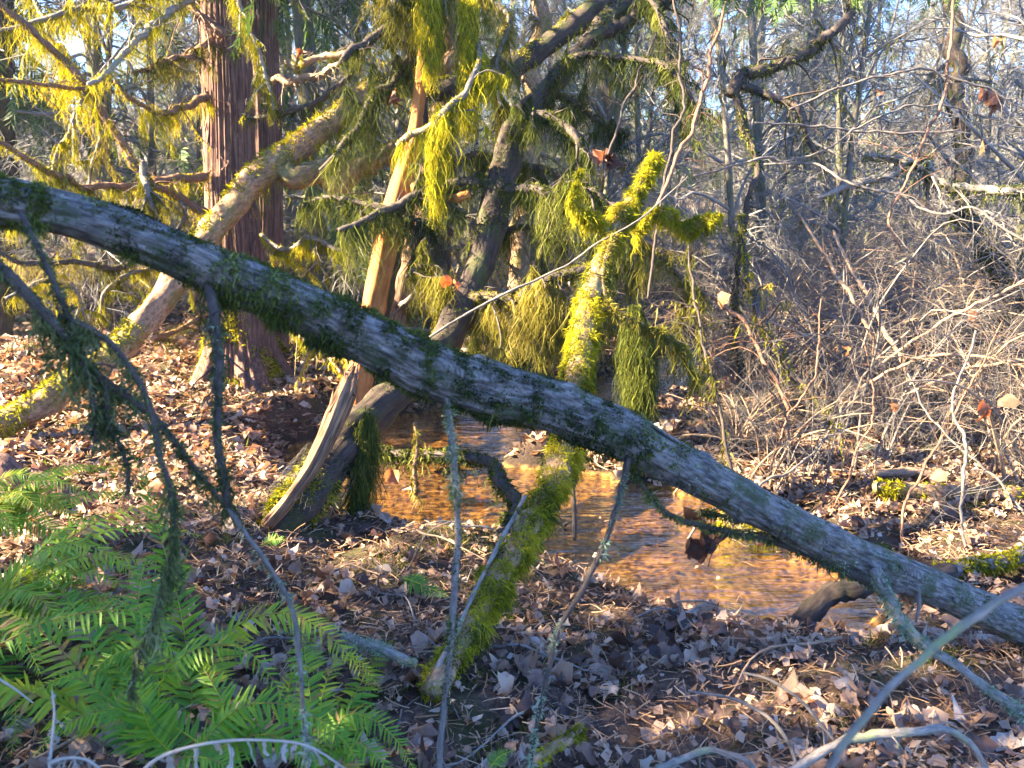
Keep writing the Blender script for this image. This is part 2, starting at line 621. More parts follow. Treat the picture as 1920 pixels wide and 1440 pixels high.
M['cedar_leaf'] = leafy('cedar_leaf', [(0.0, (0.025, 0.06, 0.02)), (0.5, (0.06, 0.12, 0.03)), (0.85, (0.12, 0.18, 0.035)), (1.0, (0.2, 0.15, 0.06))], 0.3, 0.6, 0.3, 6, (1.3, 1.1, 0.5))
M['twig'] = bark('twig', [(0.3, (0.075, 0.065, 0.062)), (0.6, (0.18, 0.165, 0.158)), (0.8, (0.32, 0.30, 0.29))], scale=130, stretch=(1, 1, 0.3), bstr=0.8, bdist=0.004)
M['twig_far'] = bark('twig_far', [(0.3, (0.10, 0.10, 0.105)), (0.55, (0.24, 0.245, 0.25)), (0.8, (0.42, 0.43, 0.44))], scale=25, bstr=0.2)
M['twig_tan'] = bark('twig_tan', [(0.3, (0.16, 0.105, 0.075)), (0.55, (0.31, 0.22, 0.155)), (0.8, (0.46, 0.36, 0.27))], scale=130, stretch=(1, 1, 0.3), bstr=0.8, bdist=0.004, rough=0.6)
M['twig_red'] = bark('twig_red', [(0.3, (0.08, 0.045, 0.035)), (0.55, (0.19, 0.105, 0.07)), (0.8, (0.32, 0.2, 0.13))], scale=130, stretch=(1, 1, 0.3), bstr=0.8, bdist=0.004, rough=0.65)
M['twig_dark'] = bark('twig_dark', [(0.3, (0.03, 0.025, 0.025)), (0.6, (0.075, 0.06, 0.055)), (0.8, (0.14, 0.12, 0.11))], scale=130, stretch=(1, 1, 0.3), bstr=0.8, bdist=0.004)
M['twig_pale'] = bark('twig_pale', [(0.3, (0.10, 0.09, 0.085)), (0.5, (0.22, 0.2, 0.185)), (0.8, (0.38, 0.35, 0.33))], scale=130, stretch=(1, 1, 0.3), bstr=0.8, bdist=0.004, patch=(0.2, 0.24, 0.12), thr=(0.55, 0.65))
M['bark_log'] = bark('bark_log', [(0.3, (0.022, 0.02, 0.021)), (0.44, (0.09, 0.085, 0.087)), (0.58, (0.2, 0.195, 0.2)), (0.8, (0.38, 0.375, 0.385))], scale=95, stretch=(1, 1, 0.22), patch=(0.05, 0.07, 0.03), patchscale=12, thr=(0.5, 0.6), bstr=1.0, bdist=0.009, crack=45)
M['bark_tan'] = bark('bark_tan', [(0.3, (0.07, 0.04, 0.028)), (0.45, (0.22, 0.135, 0.085)), (0.6, (0.34, 0.235, 0.155)), (0.8, (0.5, 0.39, 0.28))], scale=45, stretch=(1, 1, 0.55), patch=(0.10, 0.11, 0.025), patchscale=5, thr=(0.48, 0.62), bstr=0.9, bdist=0.008)
M['bark_orange'] = bark('bark_orange', [(0.28, (0.20, 0.065, 0.022)), (0.5, (0.42, 0.165, 0.05)), (0.8, (0.55, 0.29, 0.11))], scale=28, stretch=(1, 1, 0.12), bstr=0.5, crack=14)
M['bark_dark'] = bark('bark_dark', [(0.28, (0.014, 0.011, 0.01)), (0.5, (0.04, 0.03, 0.026)), (0.8, (0.095, 0.072, 0.06))], scale=45, stretch=(1, 1, 0.2), patch=(0.06, 0.075, 0.02), thr=(0.5, 0.65), bstr=0.9, bdist=0.01)
M['cedar_bark'] = bark('cedar_bark', [(0.25, (0.03, 0.015, 0.013)), (0.45, (0.105, 0.055, 0.045)), (0.62, (0.22, 0.125, 0.1)), (0.85, (0.40, 0.29, 0.24))], scale=55, stretch=(1, 1, 0.05), bstr=0.9, bdist=0.01)
M['wood'] = bark('wood', [(0.32, (0.03, 0.015, 0.01)), (0.45, (0.14, 0.07, 0.04)), (0.58, (0.30, 0.185, 0.11)), (0.8, (0.48, 0.35, 0.24))], scale=90, stretch=(1, 1, 0.04), bstr=1.0, bdist=0.012, rough=0.65)
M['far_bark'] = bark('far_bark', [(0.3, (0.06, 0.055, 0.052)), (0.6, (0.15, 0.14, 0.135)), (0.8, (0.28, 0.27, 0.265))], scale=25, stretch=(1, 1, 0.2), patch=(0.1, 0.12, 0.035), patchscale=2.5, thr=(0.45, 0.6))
M['wire'] = bark('wire', [(0.3, (0.1, 0.09, 0.08)), (0.7, (0.2, 0.19, 0.18))], rough=0.4, bstr=0.1)


def ground_mat():
    m, nt, out = newmat('soil')
    n1 = tex(nt, 3.0, 6)
    n2 = tex(nt, 45.0, 6, rough=0.7)
    c = ramp(nt, n2, [(0.25, (0.02, 0.013, 0.011)), (0.45, (0.065, 0.043, 0.034)), (0.6, (0.13, 0.085, 0.062)), (0.8, (0.24, 0.165, 0.12))])
    c = mixc(nt, ramp(nt, n1, [(0.52, (0, 0, 0)), (0.66, (0.75, 0.75, 0.75))]), c, (0.05, 0.065, 0.018))
    # stream bed: silt and small stones, its gold painting the sunlit bank's reflection
    z = nt.nodes.new("ShaderNodeSeparateXYZ")
    nt.links.new(nt.nodes.new("ShaderNodeNewGeometry").outputs["Position"], z.inputs[0])
    st = tex(nt, 26.0, 0, kind="ShaderNodeTexVoronoi")
    bed = ramp(nt, math_(nt, 'ADD', math_(nt, 'MULTIPLY', tex(nt, 9.0, 8, rough=0.75), 0.8), math_(nt, 'MULTIPLY', st, 0.4)), [(0.36, (0.012, 0.007, 0.004)), (0.47, (0.06, 0.028, 0.008)), (0.58, (0.25, 0.12, 0.025)), (0.72, (0.45, 0.26, 0.06)), (0.9, (0.55, 0.42, 0.22))])
    f = ramp(nt, z.outputs[2], [(0.0, (1, 1, 1)), (1.0, (0, 0, 0))])
    mr = nt.nodes.new("ShaderNodeMapRange")
    mr.inputs["From Min"].default_value = -0.32
    mr.inputs["From Max"].default_value = -0.27
    mr.inputs["To Min"].default_value = 1.0
    mr.inputs["To Max"].default_value = 0.0
    nt.links.new(z.outputs[2], mr.inputs["Value"])
    mud = nt.nodes.new("ShaderNodeMapRange")
    mud.inputs["From Min"].default_value = -0.26
    mud.inputs["From Max"].default_value = -0.02
    mud.inputs["To Min"].default_value = 0.85
    mud.inputs["To Max"].default_value = 0.0
    nt.links.new(z.outputs[2], mud.inputs["Value"])
    c = mixc(nt, mud.outputs[0], c, (0.022, 0.015, 0.012))
    c = mixc(nt, mr.outputs[0], c, bed)
    b = princ(nt, c, 0.85, 0.25, n2, 0.8, 0.02)
    nt.links.new(b.outputs[0], out.inputs[0])
    return m


def water_mat():
    m, nt, out = newmat('stream_water')
    g = nt.nodes.new("ShaderNodeBsdfGlossy")
    g.inputs["Roughness"].default_value = 0.03
    t = nt.nodes.new("ShaderNodeBsdfTransparent")
    t.inputs[0].default_value = (0.96, 0.88, 0.74, 1)
    bn = nt.nodes.new("ShaderNodeBump")
    bn.inputs["Strength"].default_value = 0.9
    bn.inputs["Distance"].default_value = 0.028
    h = math_(nt, 'ADD', tex(nt, 8, 3, stretch=(0.45, 1.8, 1)), math_(nt, 'MULTIPLY', tex(nt, 30, 2, stretch=(0.4, 1.6, 1)), 0.2))
    nt.links.new(h, bn.inputs["Height"])
    lw = nt.nodes.new("ShaderNodeLayerWeight")
    lw.inputs["Blend"].default_value = 0.5
    nt.links.new(bn.outputs[0], lw.inputs["Normal"])
    fr = math_(nt, 'MULTIPLY_ADD', math_(nt, 'POWER', lw.outputs["Facing"], 1.2), 0.95, 0.06)
    nt.links.new(bn.outputs[0], g.inputs["Normal"])
    mx = nt.nodes.new("ShaderNodeMixShader")
    nt.links.new(fr, mx.inputs[0])
    nt.links.new(t.outputs[0], mx.inputs[1])
    nt.links.new(g.outputs[0], mx.inputs[2])
    nt.links.new(mx.outputs[0], out.inputs[0])
    return m


M['soil'] = ground_mat()
M['water'] = water_mat()

# ------------------------------------------------------------------ ground and stream
STREAM = spline([(7.5, 21), (5.0, 14.5), (3.0, 10.2), (1.3, 7.9), (-0.3, 6.5), (-0.95, 5.7), (-0.7, 5.1), (0.15, 4.75), (0.8, 4.3), (1.2, 3.92), (1.75, 3.62), (2.7, 3.45), (4.2, 3.4), (8, 3.1)], 160)
WATER_Z = -0.30


def sdist(x, y):
    sh = np.shape(x)
    q = np.stack([np.ravel(x), np.ravel(y)], -1)
    d = np.full(len(q), 1e9)
    for i in range(0, len(STREAM), 2):
        d = np.minimum(d, (q[:, 0] - STREAM[i, 0]) ** 2 + (q[:, 1] - STREAM[i, 1]) ** 2)
    return np.sqrt(d).reshape(sh)


def H(x, y):
    x = np.asarray(x, float)
    y = np.asarray(y, float)
    z = 0.05 * nz2(x, y, 0.9, 1) + 0.025 * nz2(x, y, 2.7, 2)
    z = z + 0.10 * sstep(1.5, 5, -x) + 0.05 * sstep(4, 8, y) * sstep(0, 3, -x)
    z = z - 0.14 * sstep(2.3, 3.4, y) * sstep(-1.6, -0.6, x) * sstep(8, 6, y)
    z = z + 0.012 * np.maximum(y - 14, 0) + 0.16 * np.maximum(y - 30, 0) * sstep(30, 45, y) + 0.04 * np.maximum(-x - 14, 0)
    z = np.minimum(z, 24)
    d = sdist(x, y) + 0.10 * nz2(x, y, 2.2, 4) + 0.04 * nz2(x, y, 6, 5)
    wdt = 0.58 - 0.75 * sstep(1.25, 2.05, x) * sstep(5, 4, y)
    bed = -0.365 + 0.025 * nz2(x, y, 3.5, 6)
    k = sstep(wdt - 0.05, wdt + 0.45, d)
    return bed * (1 - k) + z * k


def Hs(x, y):
    return float(H(np.array([x]), np.array([y]))[0])


def spaced(lo, hi, a, b, fine, grow_=1.14):
    mid = list(np.arange(a, b, fine))
    st, q, left = fine, a, []
    while q > lo:
        st *= grow_
        q -= st
        left.append(q)
    st, q, right = fine, mid[-1], []
    while q < hi:
        st *= grow_
        q += st
        right.append(q)
    return np.array(left[::-1] + mid + right)


xs = spaced(-55, 68, -5.0, 6.0, 0.058)
ys = spaced(-24, 80, 1.2, 10.5, 0.052)
gx, gy = np.meshgrid(xs, ys)
gz = H(gx, gy)
near = sstep(14, 6, np.hypot(gx, gy - 4))
gz += near * (0.022 * nz2(gx, gy, 7, 7) + 0.01 * nz2(gx, gy, 23, 8))
A = Acc()
nx, ny = len(xs), len(ys)
i = np.arange(ny - 1)[:, None] * nx
j = np.arange(nx - 1)[None]
A.add(np.stack([gx, gy, gz], -1), None, np.stack([i + j, i + j + 1, i + nx + j + 1, i + nx + j], -1).reshape(-1, 4))
ground = put('ground', A, M['soil'], kind='structure')

A = Acc()
t2 = norm(np.gradient(STREAM, axis=0))
n2 = np.stack([-t2[:, 1], t2[:, 0]], -1)
off = np.linspace(-0.95, 0.95, 13)
V = np.concatenate([STREAM[:, None] + n2[:, None] * off[None, :, None], np.full((len(STREAM), 13, 1), WATER_Z)], -1)
V[..., 2] += 0.004 * nz(V, 6, 2)
i = np.arange(len(STREAM) - 1)[:, None] * 13
j = np.arange(12)[None]
A.add(V, None, np.stack([i + j, i + j + 1, i + 13 + j + 1, i + 13 + j], -1).reshape(-1, 4))
put('stream', A, M['water'], kind='structure')

# ------------------------------------------------------------------ limbs traced as real curved tubes
def limb(ctrl, n=None, wob=0.0, seed=0):
    """ctrl: (px, py, depth, half width in photo pixels) -> path points and radii"""
    C = np.array([[*P(c[0], c[1], c[2]), c[3] * c[2] / FPX] for c in ctrl])
    Ln = np.sum(np.linalg.norm(np.diff(C[:, :3], axis=0), axis=1))
    n = n or int(np.clip(Ln / 0.02, 8, 160))
    D = spline(C, n)
    p, r = D[:, :3].copy(), np.maximum(D[:, 3], 0.0006)
    if wob:
        e = np.sin(np.linspace(0, np.pi, n))[:, None]
        s = np.linspace(0, Ln, n)
        for q in range(3):
            p[:, q] += e[:, 0] * wob * (nz(np.stack([s, s * 0 + q * 3.1, s * 0 + seed], -1), 3.0, q) + .3 * nz(np.stack([s, s * 0 + q * 3.1, s * 0 + seed], -1), 13.0, q + 2))
    return p, r


def cedar_disp(seed, amp=0.5):
    rr = np.random.default_rng(seed)
    ks = [(int(k), rr.uniform(0, 6.28), rr.uniform(0.3, 1.2), rr.uniform(0.6, 2.2), rr.uniform(0, 6.28)) for k in (17, 23, 31, 41, 9, 53)]

    def f(a, s, R):
        o = 0
        for k, ph, wa, q, p2 in ks:
            o = o + np.sin(k * a + ph + wa * np.sin(q * s + p2) * 2 + 0.5 * np.sin(4.1 * q * s + ph))
        o = np.tanh(o * 0.9)
        return 0.055 * amp * R * o + 0.02 * R * np.sin(3 * a + 1.3 * s + seed)
    return f


def branch_on(parent, ctrl, mat, moss=None, wob=0.01, sides=8, dr=None, fz=None, name='branch', dens=1.0, rough=0.12, seed=0, twigs=0, tl=(0.08, 0.3)):
    """one branch (with its side twigs) as a part of parent, its moss as a sub-part"""
    p, r = limb(ctrl, wob=wob, seed=seed)
    kn_ = np.arange(0, len(p) + 7, 7)
    ko = rng.normal(size=(len(kn_), 3)) * np.interp(kn_, np.arange(len(p)), r)[:, None] * .55
    ko[0] = 0
    p = p + np.stack([np.interp(np.arange(len(p)), kn_, ko[:, q]) for q in range(3)], -1)
    a = Acc()
    tube(a, p, r, sides, rough * 1.6, 26)
    if twigs:
        C, R = grow(p[None], r[None], twigs, tl[0], tl[1], 0.9, 0.35, K=6, rscale=0.35)
        btubes(a, C, R, 3)
        C2, R2 = grow(C, R, 3, tl[0] * 0.4, tl[1] * 0.5, 0.8, 0.3, K=4, rscale=0.6)
        btubes(a, C2, R2, 3)
    o = put(name, a, M[mat], parent)
    if moss and (dr or fz):
        a = Acc()
        Ln = np.sum(np.linalg.norm(np.diff(p, axis=0), axis=1))
        if dr:
            drape(a, p, r, int(dr[0] * Ln * dens), dr[1], dr[2], *(dr[3:] or (0.0024,)), seed=int(seed + 1) % 5)
            if twigs > 6:
                for k in range(len(C)):
                    drape(a, C[k], R[k], int(dr[0] * .15 * dens), dr[1] * .7, dr[2] * .6, .003, seed=k % 5, st=2)
        if fz:
            area = Ln * 6.28 * float(np.mean(r))
            fuzz(a, p, r, int(fz[0] * area), fz[1], fz[2], fz[3], cover=fz[4] if len(fz) > 4 else None, grav=0.4)
        if a.n:
            put('moss', a, M[moss], o, kind='stuff')
    return o, p, r


# ------------------------------------------------------------------ templates: leaves, sprays, shrubs, conifers
OUT = np.array([(270, .25), (300, .55), (345, .78), (5, .64), (20, .68), (40, .95), (60, .66), (76, .82), (90, 1.05), (104, .82), (120, .66), (140, .95), (160, .68), (175, .64), (195, .78), (240, .55)])


def leaf_template(seed, rings=1, curl=0.5):
    r = np.random.default_rng(seed)
    ang = np.radians(OUT[:, 0] + r.normal(size=len(OUT)) * 4)
    rad = (OUT[:, 1] * .52 + .36 * r.uniform(.7, 1.2)) * (1 + 0.13 * r.normal(size=len(OUT)))
    e = np.stack([np.cos(ang) * rad * r.uniform(.8, 1.05), np.sin(ang) * rad, 0 * ang], -1)
    m = len(e)
    V = [np.zeros((1, 3)), e] if rings == 1 else [np.zeros((1, 3)), e * .5, e]
    V = np.concatenate(V)
    T = [(0, 1 + q, 1 + (q + 1) % m) for q in range(m)]
    if rings == 2:
        for q in range(m):
            a, b = 1 + q, 1 + (q + 1) % m
            T += [(a, a + m, b + m), (a, b + m, b)]
    k1, k2, k3 = r.uniform(-1, 1, 3) * curl
    d = r.uniform(0, 6.28)
    u = V[:, 0] * math.cos(d) + V[:, 1] * math.sin(d)
    V[:, 2] = k1 * u ** 2 * 1.1 + 0.35 * abs(k2) * np.abs(V[:, 0]) + 0.26 * curl * np.sin(V[:, 0] * 3.4 + k3 * 5) * np.cos(V[:, 1] * 2.9 + k1 * 7) + 0.05 * curl * r.normal(size=len(V)) * np.linalg.norm(V[:, :2], axis=1) + 0.35 * k3 * np.clip(u, 0, 2) ** 3
    V[:, :2] *= (1 - 0.25 * abs(k1) * np.abs(u)[:, None])
    # leaf stalk
    n0 = len(V)
    V = np.concatenate([V, [[-.012, -.1, 0], [.012, -.1, 0], [.02, -.75, .12]]])
    T.append((n0, n0 + 1, n0 + 2))
    return V * 0.5, np.array(T)


LEAF_LO = [leaf_template(q, 1, .9) for q in range(10)]
LEAF_HI = [leaf_template(40 + q, 2, 1.15) for q in range(10)]


def spray_template(seed, n=8):
    """drooping flat cedar spray, unit length along +Y"""
    r = np.random.default_rng(seed)
    a = Acc()
    s = np.linspace(0, 1, 4)
    st = np.stack([0.05 * np.sin(s * 3), s, -0.1 * s ** 2], -1)
    ribbons(a, st[None], np.array([[.014, .012, .01, .004]]), np.array([[1.0, 0, 0]]), np.array([.2]))
    Cc, Ww, Ss = [], [], []
    for q in range(n):
        t = 0.1 + 0.86 * q / n
        L = 0.36 * (1 - t) ** 0.7 * r.uniform(.7, 1.2) + 0.05
        for sg in (-1, 1):
            an = math.radians(r.uniform(35, 55))
            d = np.array([sg * math.sin(an), math.cos(an), r.normal() * .15])
            b = np.array([0.05 * math.sin(t * 3), t + r.uniform(-.02, .02), -0.1 * t * t])
            ss = np.array([0, .5, 1.0])
            c = b + d * (L * ss)[:, None]
            c[:, 1] += .12 * L * ss ** 2
            c[:, 2] -= .2 * L * ss ** 2
            Cc.append(c)
            Ww.append(np.array([.014, .03, .003]) * r.uniform(.8, 1.3))
            Ss.append([math.cos(an), -sg * math.sin(an) if False else 0.3, r.normal() * .3])
    ribbons(a, np.array(Cc), np.array(Ww), norm(np.array(Ss)), r.uniform(0, 1, len(Cc)))
    V = np.concatenate(a.V)
    Q = np.concatenate(a.Q)
    return V, np.concatenate([Q[:, [0, 1, 2]], Q[:, [0, 2, 3]]])


SPRAY = [spray_template(q) for q in range(4)]


def boughs(seed, h, z0, R, nb, tip_low=0.35, per=20, slen=(0.22, 0.5), dead=0.0):
    """drooping boughs of a conifer: wood and foliage accumulators in local coordinates"""
    r = np.random.default_rng(seed)
    z = z0 + (h - z0) * r.uniform(0, 1, nb) ** 1.2
    az = r.uniform(0, 6.28, nb)
    L = R * (1 - (z - z0) / (h - z0) * .85) * r.uniform(.55, 1.1, nb)
    K = 9
    s = np.linspace(0, 1, K)
    d = np.stack([np.cos(az), np.sin(az)], -1)
    C = np.zeros((nb, K, 3))
    C[..., :2] = d[:, None] * (L[:, None] * s)[..., None] + r.normal(size=(nb, 1, 2)) * .06 * s[None, :, None] * L[:, None, None]
    C[..., 2] = z[:, None] + L[:, None] * (0.15 * s - tip_low * 1.6 * s ** 2 + .25 * s ** 4)
    C += .05 * L[:, None, None] * nz(C, 1.5, 3)[..., None] * s[None, :, None]
    Rr = (0.008 + .009 * L)[:, None] * (1 - .8 * s)
    wood, fol = Acc(), Acc()
    btubes(wood, C, Rr, 4)
    tw, tr = grow(C, Rr, 8, .2, .65, .8, .5, K=5, rscale=.4, r=r)
    btubes(wood, tw, tr, 3)
    allp = np.concatenate([C[:, 2:], tw], 0) if False else None
    for src, n in ((C, per // 2), (tw, max(1, per // 12))):
        idx = np.repeat(np.arange(len(src)), n)
        k = src.shape[1]
        t = r.uniform(.2, 1, len(idx)) * (k - 1)
        i = np.minimum(t.astype(int), k - 2)
        f = (t - i)[:, None]
        p = src[idx, i] * (1 - f) + src[idx, i + 1] * f
        tan = norm(src[idx, i + 1] - src[idx, i])
        q = norm(np.cross(tan, r.normal(size=tan.shape)))
        dd = tan * .5 + q * .5 + np.array([0, 0, -.75])
        keep = r.uniform(0, 1, len(p)) > dead
        p, dd = p[keep], dd[keep]
        Mx = basis(dd, r.uniform(0, 6.28, len(p))) * r.uniform(*slen, len(p))[:, None, None]
        pick = r.integers(0, 4, len(p))
        for e in range(4):
            w_ = pick == e
            stamp(fol, *SPRAY[e], p[w_], Mx[w_], np.clip(r.normal(.4, .22, w_.sum()), 0, 1))
    return wood, fol


def copy_tree(o, loc, rz, sc, label=None, group=None):
    c = o.copy()
    COL.objects.link(c)
    c.location = loc
    c.rotation_euler = (0, 0, rz)
    c.scale = (sc, sc, sc)
    if label:
        c["label"] = label
    if group:
        c["group"] = group
    for ch in o.children:
        k = ch.copy()
        COL.objects.link(k)
        k.parent = c
        for g in ch.children:
            h_ = g.copy()
            COL.objects.link(h_)
            h_.parent = k
    return c


# conifers: tall cedars behind and beside the clearing
def conifer(name, label, cat, seed, h, z0, R, nb, loc, group, r0=0.2, per=20, dead=0.0, lean=0.0):
    t = thing(name, label, cat, (0, 0, 0), group)
    a = Acc()
    q = np.linspace(0, 1, 40)
    pp = np.stack([lean * q + .06 * np.sin(q * 9 + seed), .05 * np.cos(q * 7 + seed), -0.3 + (h + .3) * q], -1)
    rr = r0 * (1 - .9 * q) * (1 + .6 * np.exp(-q * h * 2.2)) + .01
    tube(a, pp, rr, 20, .08, 5, disp=cedar_disp(seed, .5))
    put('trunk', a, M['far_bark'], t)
    wd, fo = boughs(seed, h, z0, R, nb, per=per, dead=dead)
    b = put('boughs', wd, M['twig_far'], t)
    put('foliage', fo, M['cedar_leaf'], b, kind='stuff')
    t.location = loc
    return t


def gz_(x, y, dz=0.0):
    return (x, y, Hs(x, y) + dz)


con_a = conifer('conifer_tree', 'dark conifer with low drooping boughs in the wood behind the creek', 'tree', 11, 11, 1.0, 2.6, 105, gz_(-7.5, 15.5), 'conifers of the wood behind', .19, 20, .25)
con_b = conifer('conifer_tree', 'smaller slim conifer in the wood behind the creek', 'tree', 12, 9.5, .6, 2.1, 95, gz_(-3.0, 17.0), 'conifers of the wood behind', .14, 18, .35)
con_c = conifer('conifer_tree', 'tall conifer with a bare lower trunk in the wood behind', 'tree', 13, 12, 2.6, 3.0, 100, gz_(6.0, 21.0), 'conifers of the wood behind', .2, 20, .1)
r1 = np.random.default_rng(5)
for q, (x, y, sc) in enumerate([(-7.3, 9.4, 1.1), (-8.3, 11.9, 1.15), (-10.6, 10.3, 1.25)]):  # added at the left to keep the right background in shade
    copy_tree(con_c, gz_(x, y, -.1), 2.1 * q, sc)
spots = [(-11.5, 9.0), (-9.2, 13.2), (-12.2, 11), (-14, 13.5), (-2.6, 10.8), (-10.5, 14.5), (-12.5, 18), (-5.2, 20), (-1.0, 21), (1.8, 19.5), (-9, 24), (-15, 24), (3.6, 25), (0, 28), (-6, 30), (9.5, 27), (-13, 33), (6, 33), (13, 31), (17, 26), (-2, 36), (10, 38), (18, 38), (-20, 30), (23, 33), (2, 42), (-9, 42), (15, 46), (26, 44), (-18, 44), (7, 50), (-3, 52), (20, 55), (33, 52)]
for q, (x, y) in enumerate(spots):
    src = (con_a, con_b, con_c)[q % 3]
    copy_tree(src, gz_(x, y, -.1), r1.uniform(0, 6.28), r1.uniform(.8, 1.15))
# unseen conifers added left of the view to shade the near bank
con_d = conifer('conifer_tree', 'unseen dense conifer added outside the left edge of the view for shade', 'tree', 14, 10, .9, 2.7, 150, gz_(-5.2, .9), 'unseen shade conifers left of the view', .17, 18, 0)
for q, (x, y, sc) in enumerate([(-8.2, -.4, 1.1), (-5.6, -2.8, 1.0), (-7.4, 1.6, 1.0)]):
    copy_tree(con_d, gz_(x, y, -.1), 1.7 * q + 1, sc)


# bare leafless trees of the wood behind
def bare_tree(seed, h, r0, label, loc, group):
    r = np.random.default_rng(seed)
    t = thing('bare_tree', label, 'tree', (0, 0, 0), group)
    q = np.linspace(0, 1, 30)
    lean = r.normal(size=2) * .08 * h
    pp = np.stack([lean[0] * q ** 1.4 + .12 * np.sin(q * 7 + seed), lean[1] * q ** 1.4, -.2 + h * q], -1)
    rr = r0 * (1 - .8 * q) + .006
    a = Acc()
    tube(a, pp, rr, 10, .1, 4)
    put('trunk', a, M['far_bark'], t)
    a = Acc()
    C, R = grow(pp[None], rr[None], 46, .8, 2.4, .9, .25, K=9, rscale=.55, tmin=.04, r=r, up=.1)
    btubes(a, C, R, 4)
    C2, R2 = grow(C, R, 8, .3, 1.1, .7, .35, K=5, rscale=.5, r=r)
    btubes(a, C2, R2, 3)
    C3, R3 = grow(C2, R2, 7, .15, .5, .7, .5, K=4, rscale=.7, r=r)
    btubes(a, C3, R3, 3)
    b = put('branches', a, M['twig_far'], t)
    a = Acc()
    for k in range(0, len(C), 2):
        drape(a, C[k], R[k], 26, .05, .32, .008, seed=k % 5, st=2)
    put('moss', a, M['moss_dry'], b, kind='stuff')
    t.location = loc
    return t


bt = [bare_tree(21, 8, .045, 'bare thin tree with hanging moss in the wood behind', gz_(1.25, 11.5), 'bare trees of the wood behind'),
      bare_tree(22, 7, .035, 'bare whip-thin mossy tree in the wood behind', gz_(4.7, 13.0), 'bare trees of the wood behind'),
      bare_tree(23, 9, .055, 'bare mossy tree with a stouter grey stem in the wood behind', gz_(-5.5, 11.5), 'bare trees of the wood behind')]
for q, (x, y) in enumerate([(2.3, 8.3), (3.7, 8.9), (5.3, 8.6), (0.9, 9.2), (-0.9, 9.3), (6.6, 9.6), (4.4, 7.2), (-4.4, 8.9), (-6.8, 9.4), (7.5, 15.5), (3.0, 16.5), (-1.8, 13.5), (9.8, 18), (6.6, 10.4), (-8.5, 11), (-3.9, 14.5), (12.5, 20), (5.5, 19), (8.3, 23), (0.3, 17), (14, 25), (11, 29), (-11, 20), (16.5, 20), (10.6, 14.2), (2.1, 23), (20, 29)] + [(float(r1.uniform(-.62, .66) * yy), float(yy)) for yy in np.linspace(10, 36, 62)] + [(float(r1.uniform(-.66, .7) * yy), float(yy)) for yy in np.linspace(17, 46, 48)]):
    copy_tree(bt[q % 3], gz_(x, y, -.05), r1.uniform(0, 6.28), r1.uniform(.8, 1.3))


# bare shrubs: arching canes and fine twigs
def shrub(seed, h, ns, label, group, mat='twig', spread=.55):
    r = np.random.default_rng(seed)
    t = thing('bare_shrub', label, 'shrub', (0, 0, 0), group)
    K = 12
    s = np.linspace(0, 1, K)
    az = r.uniform(0, 6.28, ns)
    L = h * r.uniform(.6, 1.25, ns)
    out = spread * r.uniform(.5, 1.4, ns)
    C = np.zeros((ns, K, 3))
    d = np.stack([np.cos(az), np.sin(az)], -1)
    C[..., :2] = r.normal(size=(ns, 1, 2)) * .12 + d[:, None] * (L * out)[:, None, None] * (s ** 1.6)[None, :, None]
    C[..., 2] = -.05 + L[:, None] * (1.05 * s - .42 * s ** 3)[None]
    C += .05 * L[:, None, None] * s[None, :, None] * np.stack([nz(C, 1.3, 1), nz(C, 1.3, 2), 0 * C[..., 0]], -1)
    R = (r.uniform(.006, .013, ns))[:, None] * (1 - .75 * s)
    for q in range(ns):
        a = Acc()
        btubes(a, C[q:q + 1], R[q:q + 1], 6)
        put('cane', a, M[mat], t)
    a = Acc()
    C2, R2 = grow(C, R, 9, .25, .9, .75, .2, K=7, rscale=.45, r=r, wig=.1)
    btubes(a, C2, R2, 3)
    C3, R3 = grow(C2, R2, 7, .1, .45, .7, .2, K=5, rscale=.65, r=r)
    btubes(a, C3, R3, 3)
    put('twigs', a, M['twig'], t, kind='stuff')
    return t


G1 = 'bare shrubs of the tangle right and behind'
sh = [shrub(31, 2.0, 8, 'leafless shrub of tall arching grey canes in the tangle', G1), shrub(32, 1.5, 9, 'leafless shrub of wide spreading tan canes in the tangle', G1, 'twig_tan', .8),
      shrub(33, 2.7, 7, 'leafless shrub of very tall upright grey canes in the tangle', G1), shrub(34, 1.2, 9, 'leafless shrub of low sprawling tan canes in the tangle', G1, 'twig_tan', .9)]
pos = [(2.6, 6.1), (3.5, 6.6), (4.3, 6.0), (3.0, 7.7), (4.2, 7.9), (5.3, 7.2), (2.3, 5.3), (3.4, 5.2), (6.0, 8.6), (4.8, 9.2), (3.6, 9.6), (6.8, 10), (5.6, 10.9), (4.4, 11.4), (7.7, 11.8), (6.4, 12.6), (8.6, 13.5), (5.2, 14), (7.2, 15), (9.7, 15.5), (11, 17), (2.4, 12), (3.2, 14), (1.3, 9.8), (0.1, 9.6), (-1.1, 10.4), (0.5, 12), (-2.2, 12), (-3.6, 9.7), (-4.6, 9), (-5.6, 10), (-6.4, 8.8), (-3.0, 10.8), (-7.3, 10.4), (-1, 15), (1, 15), (5, 17), (8, 18.5), (12, 21), (10, 22.5), (-8, 13), (-4.5, 13), (5.0, 5.1), (3.1, 4.6), (2.9, 6.9), (3.9, 5.6), (4.9, 6.6), (5.7, 6.0), (3.3, 8.5), (5.0, 8.0), (6.1, 7.4), (2.0, 7.0), (2.2, 9.0), (6.9, 8.4), (4.1, 10.3), (5.9, 9.7), (7.6, 10.2), (1.5, 10.8), (-.3, 11), (3.0, 11), (-1.8, 9), (-3.0, 9.2)] + [(float(x_), float(y_)) for x_, y_ in zip(r1.uniform(1.9, 6.6, 30), r1.uniform(5.3, 9.5, 30))]
